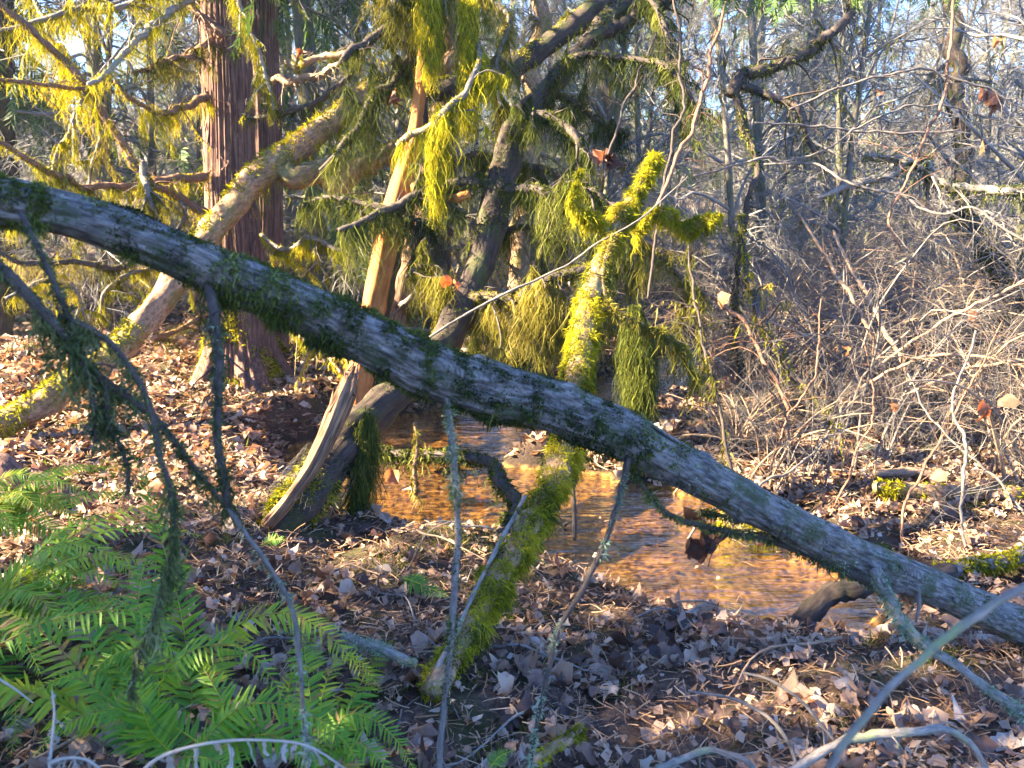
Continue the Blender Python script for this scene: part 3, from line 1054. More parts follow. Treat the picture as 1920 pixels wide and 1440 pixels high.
for q, (x, y) in enumerate(pos):
    k = q % 4
    if q < 4:
        sh[q].location = gz_(x, y)
        sh[q].rotation_euler = (0, 0, r1.uniform(0, 6.28))
    else:
        copy_tree(sh[k], gz_(x, y, -.03), r1.uniform(0, 6.28), r1.uniform(.8, 1.3))

# ------------------------------------------------------------------ the double-stemmed cedar
base = P(455, 715, 7.1)
base[2] = Hs(base[0], base[1])
ced = thing('cedar_tree', 'thick red-barked cedar with two stems and mossy foot, left of centre', 'tree', base)
for ctrl, sd_ in (([(452, 735, 7.1, 92), (450, 690, 7.1, 76), (448, 640, 7.1, 60), (446, 550, 7.1, 53), (436, 400, 7.15, 47), (430, 250, 7.2, 44), (425, 100, 7.2, 42), (420, -80, 7.2, 40), (405, -700, 7.3, 34), (400, -1800, 7.5, 12)], 3),
                  ([(490, 700, 7.7, 50), (494, 560, 7.8, 36), (494, 400, 7.85, 34), (492, 200, 7.9, 34), (486, 0, 7.9, 33), (490, -700, 7.6, 28), (480, -1500, 7.7, 9)], 4)):
    p, r = limb(ctrl, 120)
    a = Acc()
    fl = lambda A_, S_, R_, sd_=sd_: cedar_disp(sd_, 1.0)(A_, S_, R_) + np.exp(-S_ * 3.2) * R_ * .28 * np.sin(5 * A_ + sd_)
    tube(a, p, r, 170, 0, 1, disp=fl)
    trunk = put('trunk', a, M['cedar_bark'], ced)
    a = Acc()
    fuzz(a, p, r, 26000, .02, .06, .006, cover=lambda P_, N_, T_: (1.5 - T_ * 30) + 1.3 * nz(P_, 3, 3), t0=0, t1=.1, grav=.6)
    put('moss', a, M['moss'], trunk, kind='stuff')
# loose bark strips on the main stem
p, r = limb([(450, 640, 7.1, 66), (436, 400, 7.15, 48), (428, 250, 7.2, 46), (420, 60, 7.2, 44)], 80)
for q in range(46):
    u = rng.uniform(0, .8)
    k = int(u * 79)
    m = int(rng.uniform(5, 16))
    ang = rng.uniform(math.pi * 1.0, math.pi * 2.0)
    dv = np.array([math.cos(ang), math.sin(ang), 0])
    seg = p[k:k + m]
    if len(seg) < 4:
        continue
    s_ = np.linspace(0, 1, len(seg))
    lift = r[k] * (1.03 + .12 * (2 * s_ - 1) ** 4 * rng.uniform(.2, 1.2))
    C = seg + dv * lift[:, None]
    tg = np.array([-dv[1], dv[0], 0])
    C += tg * (.01 * np.sin(s_ * 5 + q))[:, None]
    a = Acc()
    wv = rng.uniform(.006, .016) * np.sin(np.pi * np.clip(s_ * .9 + .06, 0, 1)) ** .5
    ribbons(a, C[None], wv[None], tg[None], np.array([rng.uniform()]))
    ribbons(a, (C - dv * .006)[None], wv[None], tg[None], np.array([rng.uniform()]))
    put('bark_strip', a, M['cedar_bark'], ced)
wd, fo = boughs(51, 10.5, 3.4, 2.7, 90, per=13)
for a_ in (wd, fo):
    a_.V = [v + base for v in a_.V]
cr = put('crown', wd, M['twig'], ced)
put('foliage', fo, M['cedar_leaf'], cr, kind='stuff')

FZ = lambda n=9000, thr=.1, l=(.008, .028), wd_=.0032, bias=.6: (n, l[0], l[1], wd_, topcover(3.0, thr, 4, bias))
cedar_branches = [
    ([(-20, -10, 5.6, 6), (40, 38, 5.7, 6), (100, 90, 5.8, 6.5), (160, 160, 5.9, 7), (200, 220, 6.0, 7), (255, 305, 6.1, 7.5), (285, 345, 6.2, 7.5), (330, 370, 6.5, 8), (400, 408, 6.85, 9)], 'twig_red', 'moss', (160, .04, .3)),
    ([(-15, 258, 5.4, 5), (60, 305, 5.6, 6), (130, 335, 5.9, 7), (200, 350, 6.2, 7), (300, 346, 6.6, 7), (385, 330, 6.95, 9)], 'twig_red', 'moss', (220, .03, .28)),
    ([(165, 158, 5.5, 4), (195, 140, 5.7, 5), (230, 105, 5.9, 5.5), (265, 62, 6.1, 6), (300, 30, 6.4, 6), (350, 2, 6.8, 7), (400, -30, 7.0, 8)], 'twig_pale', 'moss', (150, .04, .22)),
    ([(-10, 149, 5.3, 3.5), (60, 156, 5.5, 4), (110, 160, 5.7, 4), (165, 165, 5.9, 4)], 'twig_red', 'moss', (160, .03, .14)),
    ([(162, 165, 5.9, 4), (140, 225, 5.8, 4), (118, 262, 5.8, 4.5), (104, 290, 5.8, 4), (95, 350, 5.8, 2.5)], 'twig', 'moss', (500, .03, .16)),
    ([(250, 136, 6.2, 3), (300, 116, 6.4, 5), (340, 108, 6.7, 6), (390, 78, 7.0, 7)], 'twig_red', 'moss_dry', (340, .05, .3)),
    ([(215, 150, 6.0, 3), (245, 185, 6.1, 4), (280, 203, 6.3, 5), (325, 209, 6.6, 6), (390, 190, 6.95, 8)], 'twig_red', 'moss', (260, .05, .32)),
    ([(345, -10, 6.9, 6), (372, 28, 6.9, 7), (400, 50, 6.9, 8), (420, 68, 6.95, 12)], 'twig_red', None, None),
    ([(436, -15, 6.3, 5), (458, 30, 6.3, 5), (478, 90, 6.3, 4), (498, 150, 6.3, 3.5), (512, 210, 6.3, 2)], 'twig_pale', 'moss', (520, .03, .2)),
    ([(450, 212, 6.6, 3), (500, 221, 6.5, 4), (560, 207, 6.4, 5), (600, 187, 6.4, 5), (650, 140, 6.4, 5), (690, 90, 6.4, 4)], 'twig_dark', 'moss_dark', (260, .03, .16)),
    ([(505, 157, 7.1, 6), (548, 150, 6.9, 7), (600, 138, 6.8, 7), (640, 124, 6.7, 6)], 'twig_tan', None, None),
    ([(530, 110, 7.1, 6), (562, 124, 6.9, 6), (610, 110, 6.8, 6), (690, 92, 6.7, 5)], 'twig_tan', 'moss', (90, .03, .15)),
    ([(548, 275, 6.6, 3), (570, 232, 6.6, 4), (592, 188, 6.6, 4)], 'twig', None, None),
    ([(-10, 470, 5.6, 4), (60, 500, 5.8, 5), (140, 490, 6.0, 5), (220, 500, 6.3, 6), (320, 470, 6.7, 7), (400, 470, 7.0, 8)], 'twig_dark', 'moss_dry', (260, .05, .3)),
    ([(330, 345, 6.6, 5), (345, 400, 6.5, 4), (330, 440, 6.4, 3), (300, 462, 6.3, 2)], 'twig', 'moss_dry', (260, .04, .2)),
    ([(268, 305, 6.1, 7), (280, 360, 6.0, 6), (300, 415, 6.0, 4), (320, 450, 6.0, 2)], 'twig', 'moss_dry', (700, .05, .25)),
    ([(-20, 60, 5.9, 4), (60, 45, 6.0, 5), (140, 20, 6.1, 5), (240, 5, 6.3, 6), (330, -30, 6.7, 7)], 'twig', 'moss', (330, .05, .42)),
    ([(40, -20, 6.4, 5), (90, 40, 6.3, 4), (110, 100, 6.2, 3), (180, 200, 6.2, 2)], 'twig', 'moss', (400, .04, .3)),
    ([(160, 210, 6.3, 4), (190, 250, 6.3, 4), (170, 330, 6.3, 3), (175, 420, 6.3, 2)], 'twig', 'moss_dry', (420, .05, .25)),
    ([(10, 420, 6.5, 5), (80, 380, 6.5, 5), (150, 390, 6.6, 5), (240, 420, 6.8, 4)], 'twig_dark', 'moss', (330, .05, .3)),
    ([(190, 590, 6.3, 2.5), (200, 545, 6.3, 4), (240, 518, 6.4, 4), (300, 500, 6.6, 5), (350, 515, 6.8, 5)], 'twig', 'moss', (600, .03, .16)),
    ([(10, 560, 5.8, 3), (70, 530, 5.9, 4), (130, 540, 6.0, 4), (160, 600, 6.0, 3)], 'twig', 'moss', (400, .03, .2)),
    ([(490, 440, 6.7, 4), (530, 470, 6.4, 5), (580, 450, 6.2, 5), (640, 470, 6.1, 4)], 'twig', 'moss', (450, .03, .2)),
    ([(540, 600, 6.6, 6), (570, 640, 6.3, 5), (600, 650, 6.1, 4), (640, 700, 6.0, 3)], 'twig_tan', 'moss', (300, .03, .15)),
    ([(330, 640, 6.6, 4), (290, 640, 6.4, 5), (340, 620, 6.6, 5), (380, 590, 6.9, 6)], 'twig_red', 'moss_dry', (160, .03, .1)),
]
for q, (c, m, ms, dr) in enumerate(cedar_branches):
    branch_on(ced, c, m, ms, wob=.012, dr=dr, fz=FZ(6000, .15) if ms else None, seed=q, twigs=12, tl=(.1, .5), dens=2.3)

# ------------------------------------------------------------------ leaning tan trunk that crosses in front of the cedar
b0 = P(-60, 850, 5.2)
lean = thing('leaning_tree', 'long tan trunk leaning up to the right in front of the red cedar, foot mossy', 'tree', b0)
p, r = limb([(-90, 860, 5.1, 40), (0, 800, 5.25, 38), (80, 755, 5.4, 37), (150, 705, 5.5, 34), (240, 640, 5.7, 32), (330, 525, 5.9, 31), (400, 430, 6.0, 32), (480, 335, 6.1, 34), (560, 275, 6.2, 33), (640, 215, 6.35, 30), (720, 160, 6.5, 28), (830, 168, 6.7, 27), (920, 145, 6.85, 27), (1010, 95, 7.0, 28), (1090, 35, 7.1, 27), (1160, -30, 7.2, 26), (1300, -300, 7.6, 20)], 190, wob=.01)
r = r * (.74 + .08 * nz(p, 4, 2))
a = Acc()
tube(a, p[:92], r[:92], 40, .12, 7)
tr = put('trunk', a, M['bark_tan'], lean)
a = Acc()
tube(a, p[89:], r[89:] * 1.02, 30, .12, 7)
put('shaded_upper_limb', a, M['bark_dark'], lean)  # rest of the tan trunk, its shadow painted as dark bark
a = Acc()
fuzz(a, p, r, 60000, .015, .045, .0045, cover=lambda P_, N_, T_: np.where(T_ < .17, .55 + 1.0 * N_[:, 2] + .5 * nz(P_, 4, 3), np.where((T_ > .33) & (T_ < .42), .3 + .9 * N_[:, 2], -.2 + .9 * nz(P_, 3, 1) + .7 * N_[:, 2])), grav=.3)
drape(a, p, r, 1100, .04, .3, .005, t0=.33, t1=.75)
put('moss', a, M['moss'], tr, kind='stuff')
branch_on(lean, [(520, 310, 6.15, 20), (575, 332, 6.15, 21), (630, 328, 6.2, 20), (690, 303, 6.3, 18), (730, 283, 6.4, 14), (790, 230, 6.6, 10)], 'bark_tan', 'moss', dr=(260, .03, .25), fz=FZ(8000, .2), sides=16, wob=.0)

# ------------------------------------------------------------------ bare orange stem and pale stems beside it
b0 = P(668, 770, 5.7)
og = thing('bare_orange_tree', 'slender trunk of bare orange wood with peeling bark, lit from the left', 'tree', b0)
p, r = limb([(664, 800, 5.7, 26), (680, 690, 5.75, 25), (700, 590, 5.8, 24), (718, 500, 5.8, 23), (737, 410, 5.8, 23), (760, 320, 5.8, 19), (778, 250, 5.8, 14), (788, 160, 5.8, 11), (796, 60, 5.8, 10), (808, -60, 5.8, 9), (830, -400, 5.9, 6)], 130)
a = Acc()
tube(a, p, r, 40, .05, 4, disp=lambda A_, S_, R_: .06 * R_ * np.tanh(3 * np.sin(5 * A_ + 2 * np.sin(1.7 * S_))))
put('trunk', a, M['bark_orange'], og)
a = Acc()
p2, r2 = p + np.array([.022, .03, 0]), r * .9
tube(a, p2[:70], r2[:70], 20, .2, 9)
put('bark', a, M['bark_dark'], og)  # dark bark set to the right, also painting the stem's shaded side
branch_on(og, [(880, 362, 5.6, 9), (850, 378, 5.6, 9), (800, 370, 5.7, 8), (765, 330, 5.8, 8)], 'bark_orange', None, name='branch_stub')
for (lab, ctrl, mt) in [
    ('pale sunlit trunk standing just behind the bare orange stem', [(725, 760, 7.2, 24), (735, 620, 7.2, 24), (752, 540, 7.2, 24), (775, 460, 7.2, 20), (800, 330, 7.3, 16), (840, 150, 7.4, 13), (850, 0, 7.4, 11), (860, -500, 7.5, 7)], 'wood'),
    ('flaking tan trunk rising behind the upper fork of the dark curved tree', [(960, 760, 8.2, 20), (975, 450, 8.2, 20), (990, 300, 8.2, 20), (1003, 130, 8.2, 18), (1015, 0, 8.2, 15), (1030, -500, 8.2, 9)], 'bark_tan'),
    ('dark upright trunk between the orange stem and the curved tree', [(820, 760, 7.8, 22), (826, 500, 7.8, 20), (835, 250, 7.8, 17), (830, 0, 7.8, 14), (835, -500, 7.9, 8)], 'bark_dark'),
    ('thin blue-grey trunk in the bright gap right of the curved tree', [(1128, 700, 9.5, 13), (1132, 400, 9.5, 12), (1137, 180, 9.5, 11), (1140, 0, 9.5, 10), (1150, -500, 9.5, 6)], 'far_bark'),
    ('dark mossy trunk at the left edge behind the branches', [(-10, 640, 8.6, 30), (5, 400, 8.6, 26), (-5, 200, 8.6, 24), (5, 0, 8.6, 22), (0, -600, 8.6, 12)], 'bark_dark'),
    ('slim dark trunk at the top right among bare twigs', [(1800, 640, 9.0, 14), (1805, 400, 9.0, 14), (1795, 200, 9.0, 15), (1790, 0, 9.0, 13), (1780, -500, 9.0, 8)], 'bark_dark'),
]:
    b0 = P(*ctrl[0][:3])
    b0[2] = Hs(b0[0], b0[1])
    t = thing('slender_tree', lab, 'tree', b0)
    p, r = limb(ctrl, 90, wob=.05, seed=ctrl[0][0] % 7)
    dn = b0 - [0, 0, .1]
    p = np.concatenate([[dn], p])
    r = np.concatenate([[r[0] * 1.2], r])
    a = Acc()
    tube(a, p, r, 18, .1, 5)
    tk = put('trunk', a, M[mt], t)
    C, R = grow(p[None], r[None], 22, .3, 1.1, 1.1, .3, K=8, rscale=.3, tmin=.1)
    for k in range(len(C)):
        a = Acc()
        btubes(a, C[k:k + 1], R[k:k + 1], 5)
        C2, R2 = grow(C[k:k + 1], R[k:k + 1], 8, .15, .55, .8, .4, K=5, rscale=.5)
        btubes(a, C2, R2, 3)
        bb = put('branch', a, M['twig'], t)
        a = Acc()
        drape(a, C[k], R[k], 80, .04, .3, .004, seed=k % 5, st=1)
        for e in range(8):
            drape(a, C2[e], R2[e], 9, .03, .16, .004, seed=e % 5, st=1)
        put('moss', a, M['moss_dry'], bb, kind='stuff')

# ------------------------------------------------------------------ dark curved tree with the torn, mossy foot
b0 = P(520, 985, 4.1)
dk = thing('curved_tree', 'dark curving trunk rising from a torn foot wrapped in wire mesh', 'tree', b0)
p, r = limb([(490, 1020, 4.05, 30), (548, 960, 4.1, 50), (600, 890, 4.2, 46), (655, 820, 4.4, 40), (712, 765, 4.7, 38), (785, 700, 5.0, 36), (850, 610, 5.3, 34), (890, 520, 5.5, 30), (918, 430, 5.6, 30), (940, 330, 5.7, 34), (965, 250, 5.8, 27), (1030, 165, 5.9, 22), (1090, 95, 6.0, 20), (1140, 35, 6.1, 19), (1200, -40, 6.2, 17), (1350, -350, 6.5, 12)], 170)
a = Acc()
r = r * .86
tube(a, p, r, 36, .14, 6, disp=cedar_disp(8, .8))
tr = put('trunk', a, M['bark_dark'], dk)
a = Acc()
fuzz(a, p, r, 26000, .02, .05, .005, cover=lambda P_, N_, T_: np.where(T_ < .12, .75 + .3 * N_[:, 2] + .5 * nz(P_, 5, 2), -.3 + .5 * nz(P_, 4, 2) + .7 * N_[:, 2]), grav=.3)
drape(a, p, r, 1300, .04, .4, .005, t0=.5, t1=1)
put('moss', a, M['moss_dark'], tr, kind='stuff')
a = Acc()
fuzz(a, p, r, 16000, .015, .04, .004, cover=lambda P_, N_, T_: 1.3 - T_ * 13 + .8 * nz(P_, 5, 2) + .3 * N_[:, 2], t0=0, t1=.13, grav=.4)
put('foot_moss', a, M['moss'], dk, kind='stuff')
# torn pale slab of wood on its left flank
a = Acc()
p, r = limb([(500, 985, 3.95, 10), (545, 932, 3.98, 11), (588, 868, 4.05, 14), (620, 800, 4.15, 17), (646, 740, 4.27, 15), (664, 690, 4.4, 7)], 60)
rg = np.random.default_rng(3)
tube(a, p, r, 48, .1, 5, disp=lambda A_, S_, R_: .16 * R_ * np.tanh(2 * np.sin(7 * A_ + S_)) + .09 * R_ * np.sin(17 * A_ + 3 * S_ + np.sin(9 * S_)) + .05 * R_ * np.sin(29 * A_ - 4 * S_))
put('torn_wood', a, M['wood'], dk)
for q in range(26):
    a = Acc()
    k = int(rg.uniform(34, 58))
    s0 = p[k] + rg.normal(size=3) * r[k] * .6
    d = norm(norm(p[-1] - p[40]) + rg.normal(size=3) * .22)
    L = rg.uniform(.05, .17)
    btubes(a, (s0 + d * (np.linspace(0, 1, 4) * L)[:, None])[None], np.array([[.008, .006, .004, .0008]]) * rg.uniform(.5, 1.2), 4)
    put('splinter', a, M['wood'], dk)
dark_branches = [
    ([(1080, 110, 6.0, 13), (1120, 70, 6.0, 14), (1165, 38, 6.0, 12), (1230, 8, 6.0, 10), (1300, -30, 6.0, 8)], 'bark_dark', 'moss_dark', (160, .04, .2)),
    ([(635, 432, 5.3, 5), (700, 407, 5.4, 7), (770, 368, 5.5, 8), (830, 347, 5.6, 9), (890, 345, 5.6, 9), (930, 345, 5.65, 10)], 'twig_dark', 'moss_dark', (620, .08, .45)),
    ([(930, 345, 5.6, 10), (1000, 352, 5.4, 9), (1060, 362, 5.3, 8), (1120, 368, 5.2, 7), (1180, 400, 5.1, 4)], 'twig_dark', 'moss_dark', (620, .1, .55)),
    ([(955, 255, 5.7, 9), (1010, 220, 5.5, 9), (1055, 235, 5.4, 8), (1085, 280, 5.3, 7), (1080, 340, 5.3, 4)], 'twig_dark', 'moss_dark', (700, .06, .4)),
    ([(870, 560, 5.4, 10), (930, 560, 5.2, 10), (985, 555, 5.1, 10), (1040, 530, 5.0, 10), (1115, 505, 5.0, 9)], 'twig_dark', 'moss_dry', (800, .12, .5)),
    ([(840, 610, 5.3, 7), (900, 600, 5.5, 7), (980, 585, 5.7, 7), (1050, 590, 5.8, 6), (1130, 570, 5.8, 5)], 'twig_dark', 'moss_dark', (900, .1, .5)),
    ([(1000, 200, 5.9, 8), (1080, 110, 5.6, 6), (1150, 104, 5.4, 6), (1230, 116, 5.3, 6), (1275, 150, 5.2, 5), (1305, 210, 5.2, 4)], 'twig_dark', 'moss_dark', (420, .05, .4)),
    ([(745, 272, 5.6, 6), (790, 242, 5.5, 7), (840, 205, 5.4, 7), (885, 150, 5.4, 6), (900, 80, 5.5, 5)], 'twig', 'moss', (650, .05, .5)),
    ([(690, -20, 5.9, 5), (770, 0, 5.7, 6), (840, -10, 5.6, 6), (920, -30, 5.6, 6)], 'twig', 'moss_dry', (420, .1, .8)),
    ([(638, 118, 5.6, 5), (670, 80, 5.7, 8), (720, 48, 5.8, 8), (785, 15, 5.9, 7), (850, -30, 6.0, 6)], 'twig_dark', 'moss_dark', (300, .05, .3)),
    ([(600, 320, 5.8, 4), (660, 250, 5.8, 6), (700, 190, 5.8, 7), (760, 120, 5.9, 7), (800, 20, 6.0, 6)], 'twig_dark', 'moss_dark', (700, .1, .55)),
    ([(1200, -30, 5.9, 6), (1250, 60, 5.7, 5), (1260, 160, 5.6, 4), (1290, 260, 5.5, 3)], 'twig_dark', 'moss_dark', (420, .05, .35)),
    ([(560, 390, 5.9, 4), (620, 370, 5.8, 5), (680, 385, 5.7, 6), (740, 400, 5.6, 6), (800, 420, 5.5, 4)], 'twig_dark', 'moss_dark', (650, .06, .4)),
    ([(760, 520, 5.4, 5), (800, 500, 5.4, 6), (850, 540, 5.4, 7)], 'twig_dark', 'moss_dry', (650, .08, .4)),
    ([(900, -20, 6.2, 5), (960, 40, 6.0, 5), (930, 120, 5.9, 4), (940, 200, 5.8, 3)], 'twig', 'moss_dry', (500, .06, .4)),
    ([(780, 330, 6.1, 4), (860, 300, 6.0, 6), (940, 300, 6.0, 7), (1020, 320, 6.0, 6), (1090, 350, 6.0, 4)], 'twig_dark', 'moss_dark', (560, .1, .5)),
    ([(880, 450, 6.2, 4), (960, 430, 6.1, 6), (1040, 440, 6.0, 6), (1120, 470, 6.0, 5), (1200, 500, 6.0, 4)], 'twig_dark', 'moss_dark', (620, .1, .5)),
    ([(920, 640, 6.3, 4), (1000, 620, 6.2, 6), (1080, 630, 6.2, 6), (1160, 620, 6.2, 5), (1230, 650, 6.2, 4)], 'twig_dark', 'moss_dry', (620, .1, .35)),
    ([(760, 640, 6.3, 5), (830, 660, 6.3, 6), (900, 670, 6.3, 6), (990, 660, 6.3, 5)], 'twig_dark', 'moss_dark', (560, .1, .35)),
    ([(1180, 250, 6.2, 4), (1120, 230, 6.1, 5), (1060, 180, 6.0, 5), (1000, 190, 6.0, 6)], 'twig_dark', 'moss_dark', (520, .08, .45)),
    ([(1120, 420, 5.7, 4), (1200, 450, 5.6, 5), (1260, 500, 5.6, 4), (1300, 560, 5.6, 3)], 'twig_dark', 'moss_dry', (520, .08, .4)),
]
for q, (c, m, ms, dr) in enumerate(dark_branches):
    branch_on(dk, c, m, ms, wob=.015, dr=dr, fz=FZ(12000, -.1, (.01, .035), .004, .3), seed=q + 3, twigs=12, tl=(.1, .5), dens=2.1)
# long thick beards of moss on this tree
for q, (c, ms, wd_) in enumerate([([(690, 770, 4.3, 8), (684, 820, 4.3, 24), (678, 880, 4.3, 26), (670, 940, 4.3, 20), (664, 1000, 4.3, 8)], 'moss_dark', .004),
                                  ([(815, 215, 5.35, 5), (818, 270, 5.35, 12), (816, 320, 5.35, 11), (822, 375, 5.35, 3)], 'moss', .0045),
                                  ([(800, -10, 5.5, 24), (806, 50, 5.5, 20), (808, 90, 5.5, 9), (806, 118, 5.5, 2)], 'moss', .0045),
                                  ([(876, -10, 5.5, 20), (878, 60, 5.5, 17), (876, 140, 5.5, 13), (872, 230, 5.5, 5)], 'moss', .0045),
                                  ([(1190, 570, 4.6, 12), (1195, 640, 4.6, 32), (1200, 720, 4.6, 32), (1195, 800, 4.6, 18), (1190, 830, 4.6, 4)], 'moss_dark', .0026)]):
    p, r = limb(c, 40)
    a = Acc()
    n = int((3000 if wd_ < .003 else 1500) * np.sum(r) / 40 / .05)
    q0, tn, rr = along(p, r, n, 0, .93)
    aa = rng.uniform(0, 6.28, n)
    q0 = q0 + np.stack([np.cos(aa), np.sin(aa), 0 * aa], -1) * (rr * np.sqrt(rng.uniform(0, 1, n)))[:, None]
    strands(a, q0, rng.uniform(.04, .26, n), .65 * wd_ * rng.uniform(.6, 1.4, n), sway=.15, rnd=np.clip(rng.normal(.5, .22, n), 0, 1))
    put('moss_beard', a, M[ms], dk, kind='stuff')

# wire mesh wrapped round its foot
a = Acc()
pw, rw = limb([(548, 955, 4.08, 66), (615, 875, 4.22, 62)], 20)
t_, n_, b_ = frames(pw)
Ln = np.linalg.norm(pw[-1] - pw[0])
cell = .034
U = int(2 * math.pi * rw[0] / cell)
seg = []
ax = norm(pw[-1] - pw[0])


def wp(u, v):
    rr = rw[0] * .9 + .004 * math.sin(u * 3.1 + v * 2)
    an = u / U * 2 * math.pi
    return pw[0] + ax * v * cell * .9 + (n_[0] * math.cos(an) + b_[0] * math.sin(an)) * rr


for v in range(int(Ln / (cell * .9)) + 1):
    for u in range(U):
        o = .5 * (v % 2)
        seg.append([wp(u + o, v), wp(u + o, v + .4)])
        seg.append([wp(u + o, v + .4), wp(u + o + .5, v + 1)])
        seg.append([wp(u + o, v + .4), wp(u + o - .5, v + 1)])
sg = np.array(seg)
sg = sg[:, [0, 1]]
btubes(a, np.stack([sg[:, 0], (sg[:, 0] + sg[:, 1]) / 2, sg[:, 1]], 1), np.full((len(sg), 3), .0005), 3)
tag(put('wire_mesh', a, M['wire'], smooth=True), 'hexagonal wire mesh wrapped round the foot of the curved tree', 'wire mesh')

# ------------------------------------------------------------------ moss-covered trunk leaning over the creek
b0 = P(830, 1265, 2.72)
b0[2] = Hs(b0[0], b0[1])
ms_ = thing('mossy_tree', 'broken trunk wholly furred in yellow-green moss, leaning over the creek', 'tree', b0)
p, r = limb([(800, 1300, 2.62, 26), (838, 1250, 2.7, 30), (880, 1180, 2.8, 34), (935, 1080, 2.95, 35), (1000, 965, 3.2, 33), (1050, 870, 3.45, 31), (1073, 770, 3.7, 30), (1088, 660, 3.9, 29), (1108, 550, 4.1, 27), (1140, 460, 4.25, 22), (1180, 385, 4.35, 16), (1212, 328, 4.45, 9), (1232, 290, 4.5, 3)], 150)
r = r * (.86 + .16 * nz(p, 9, 4))
a = Acc()
tube(a, p, r * .8, 18, .12, 8)
tr = put('trunk', a, M['bark_tan'], ms_)
a = Acc()
fuzz(a, p, r * .85, 56000, .01, .036, .0023, cover=lambda P_, N_, T_: 1.0 + .75 * nz(P_, 6, 3) - .9 * np.clip(-N_[:, 0] - .55, 0, 1) * 2.2, grav=.8, thick=.022)
drape(a, p, r * .9, 2600, .02, .11, .003, st=3)
put('moss', a, M['moss'], tr, kind='stuff')
a = Acc()
fuzz(a, p, r * .86, 22000, .012, .045, .0026, cover=lambda P_, N_, T_: .1 + 1.1 * nz(P_, 9, 1) - .2 * N_[:, 2], grav=.9, thick=.02)
drape(a, p, r * .9, 900, .02, .16, .003, seed=3)
put('dry_moss', a, M['moss_dark'], tr, kind='stuff')
a = Acc()
pz, rz = limb([(800, 1290, 2.62, 4), (850, 1195, 2.72, 5), (900, 1090, 2.87, 5), (955, 985, 3.1, 5), (985, 930, 3.2, 3)], 40)
tube(a, pz, rz, 8, .25, 12)
put('bare_wood_strip', a, M['twig_pale'], ms_)
for q, (c, n) in enumerate([([(1150, 445, 4.28, 14), (1118, 415, 4.25, 15), (1092, 402, 4.2, 11), (1076, 375, 4.2, 7), (1078, 345, 4.2, 8), (1092, 318, 4.2, 3)], 7000),
                            ([(1190, 440, 4.5, 6), (1228, 398, 4.5, 13), (1262, 408, 4.5, 26), (1285, 430, 4.5, 16), (1315, 418, 4.5, 19), (1356, 404, 4.5, 5)], 9000),
                            ([(1150, 440, 4.2, 14), (1130, 520, 4.1, 12), (1150, 590, 4.0, 8), (1210, 610, 4.0, 6), (1275, 650, 4.05, 5), (1310, 720, 4.1, 3)], 7000),
                            ([(1085, 640, 3.9, 10), (1060, 700, 3.9, 9), (1052, 760, 3.9, 4)], 2500)]):
    p, r = limb(c, 60, wob=.012, seed=q)
    a = Acc()
    r = r * (.62 + .3 * nz(p, 14, 2))
    tube(a, p, r * .6, 10, .15, 9)
    o = put('branch', a, M['bark_tan'], ms_)
    a = Acc()
    fuzz(a, p, r * .7, n, .012, .04, .0026, grav=.5, thick=.01, cover=lambda P_, N_, T_: .9 + .4 * nz(P_, 6, 3) + .3 * N_[:, 2])
    drape(a, p, r * .8, n // 8, .03, .26, .0026, seed=q)
    put('moss', a, M['moss' if q != 2 else 'moss_dry'], o, kind='stuff')


# ------------------------------------------------------------------ fallen tree across the foreground
b0 = P(1960, 1205, 2.95)
b0[2] = Hs(b0[0], b0[1])
log = thing('fallen_tree', 'grey mossy fallen tree lying diagonally across the whole foreground', 'tree', b0)
LOGC = [(-160, 345, 1.25, 44), (0, 378, 1.33, 44), (100, 396, 1.4, 42), (250, 442, 1.48, 43), (400, 505, 1.55, 44), (560, 570, 1.63, 47), (700, 640, 1.72, 50), (850, 710, 1.82, 52), (1000, 752, 1.92, 50), (1150, 808, 2.02, 48), (1300, 885, 2.14, 39), (1450, 965, 2.27, 36), (1600, 1040, 2.42, 35), (1750, 1103, 2.6, 34), (1900, 1170, 2.85, 34), (2060, 1250, 3.1, 42)]
p, r = limb(LOGC, 260, wob=.004)
lp, lr = p, r
a = Acc()
kn = [(rng.uniform(0, 1), rng.uniform(0, 6.28), rng.uniform(.15, .4)) for _ in range(26)]
slen = np.sum(np.linalg.norm(np.diff(p, axis=0), axis=1))


def logdisp(A_, S_, R_):
    o = .045 * R_ * np.sin(3 * A_ + 4 * S_) + .03 * R_ * np.sin(11 * A_ + 2.2 * np.sin(5 * S_)) + .02 * R_ * np.sin(23 * A_ + 9 * S_)
    for u, an, h in kn:
        dd = ((np.angle(np.exp(1j * (A_ - an)))) * R_) ** 2 + ((S_ - u * slen)) ** 2
        o = o + R_ * h * np.exp(-dd / .0006)
    return o


tube(a, p, r * .98, 64, .05, 9, disp=logdisp)
trk = put('trunk', a, M['bark_log'], log)
logcov = lambda P_, N_, T_: np.interp(project(P_)[0], [-100, 60, 110, 160, 260, 330, 420, 600, 900, 1100, 1200, 1300, 1600, 1640, 1700, 1750, 2000], [1.1, 1.0, .1, 0, .45, .6, 1.0, 1.25, 1.3, 1.0, .55, -.3, -.5, .2, .1, -.5, -.2]) + .7 * nz(P_, 9, 3) + .3 * N_[:, 2] - .1
a = Acc()
fuzz(a, p, r * .97, 135000, .004, .014, .0019, cover=logcov, grav=.5, thick=.009)
drape(a, p, r, 900, .015, .07, .002, t0=.22, t1=.68, st=3)
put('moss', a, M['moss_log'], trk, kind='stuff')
a = Acc()
fuzz(a, p, r * .95, 14000, .004, .012, .0024, cover=lambda P_, N_, T_: -.1 + 1.0 * nz(P_, 11, 6), grav=.2)
put('lichen', a, M['lichen'], trk, kind='stuff')
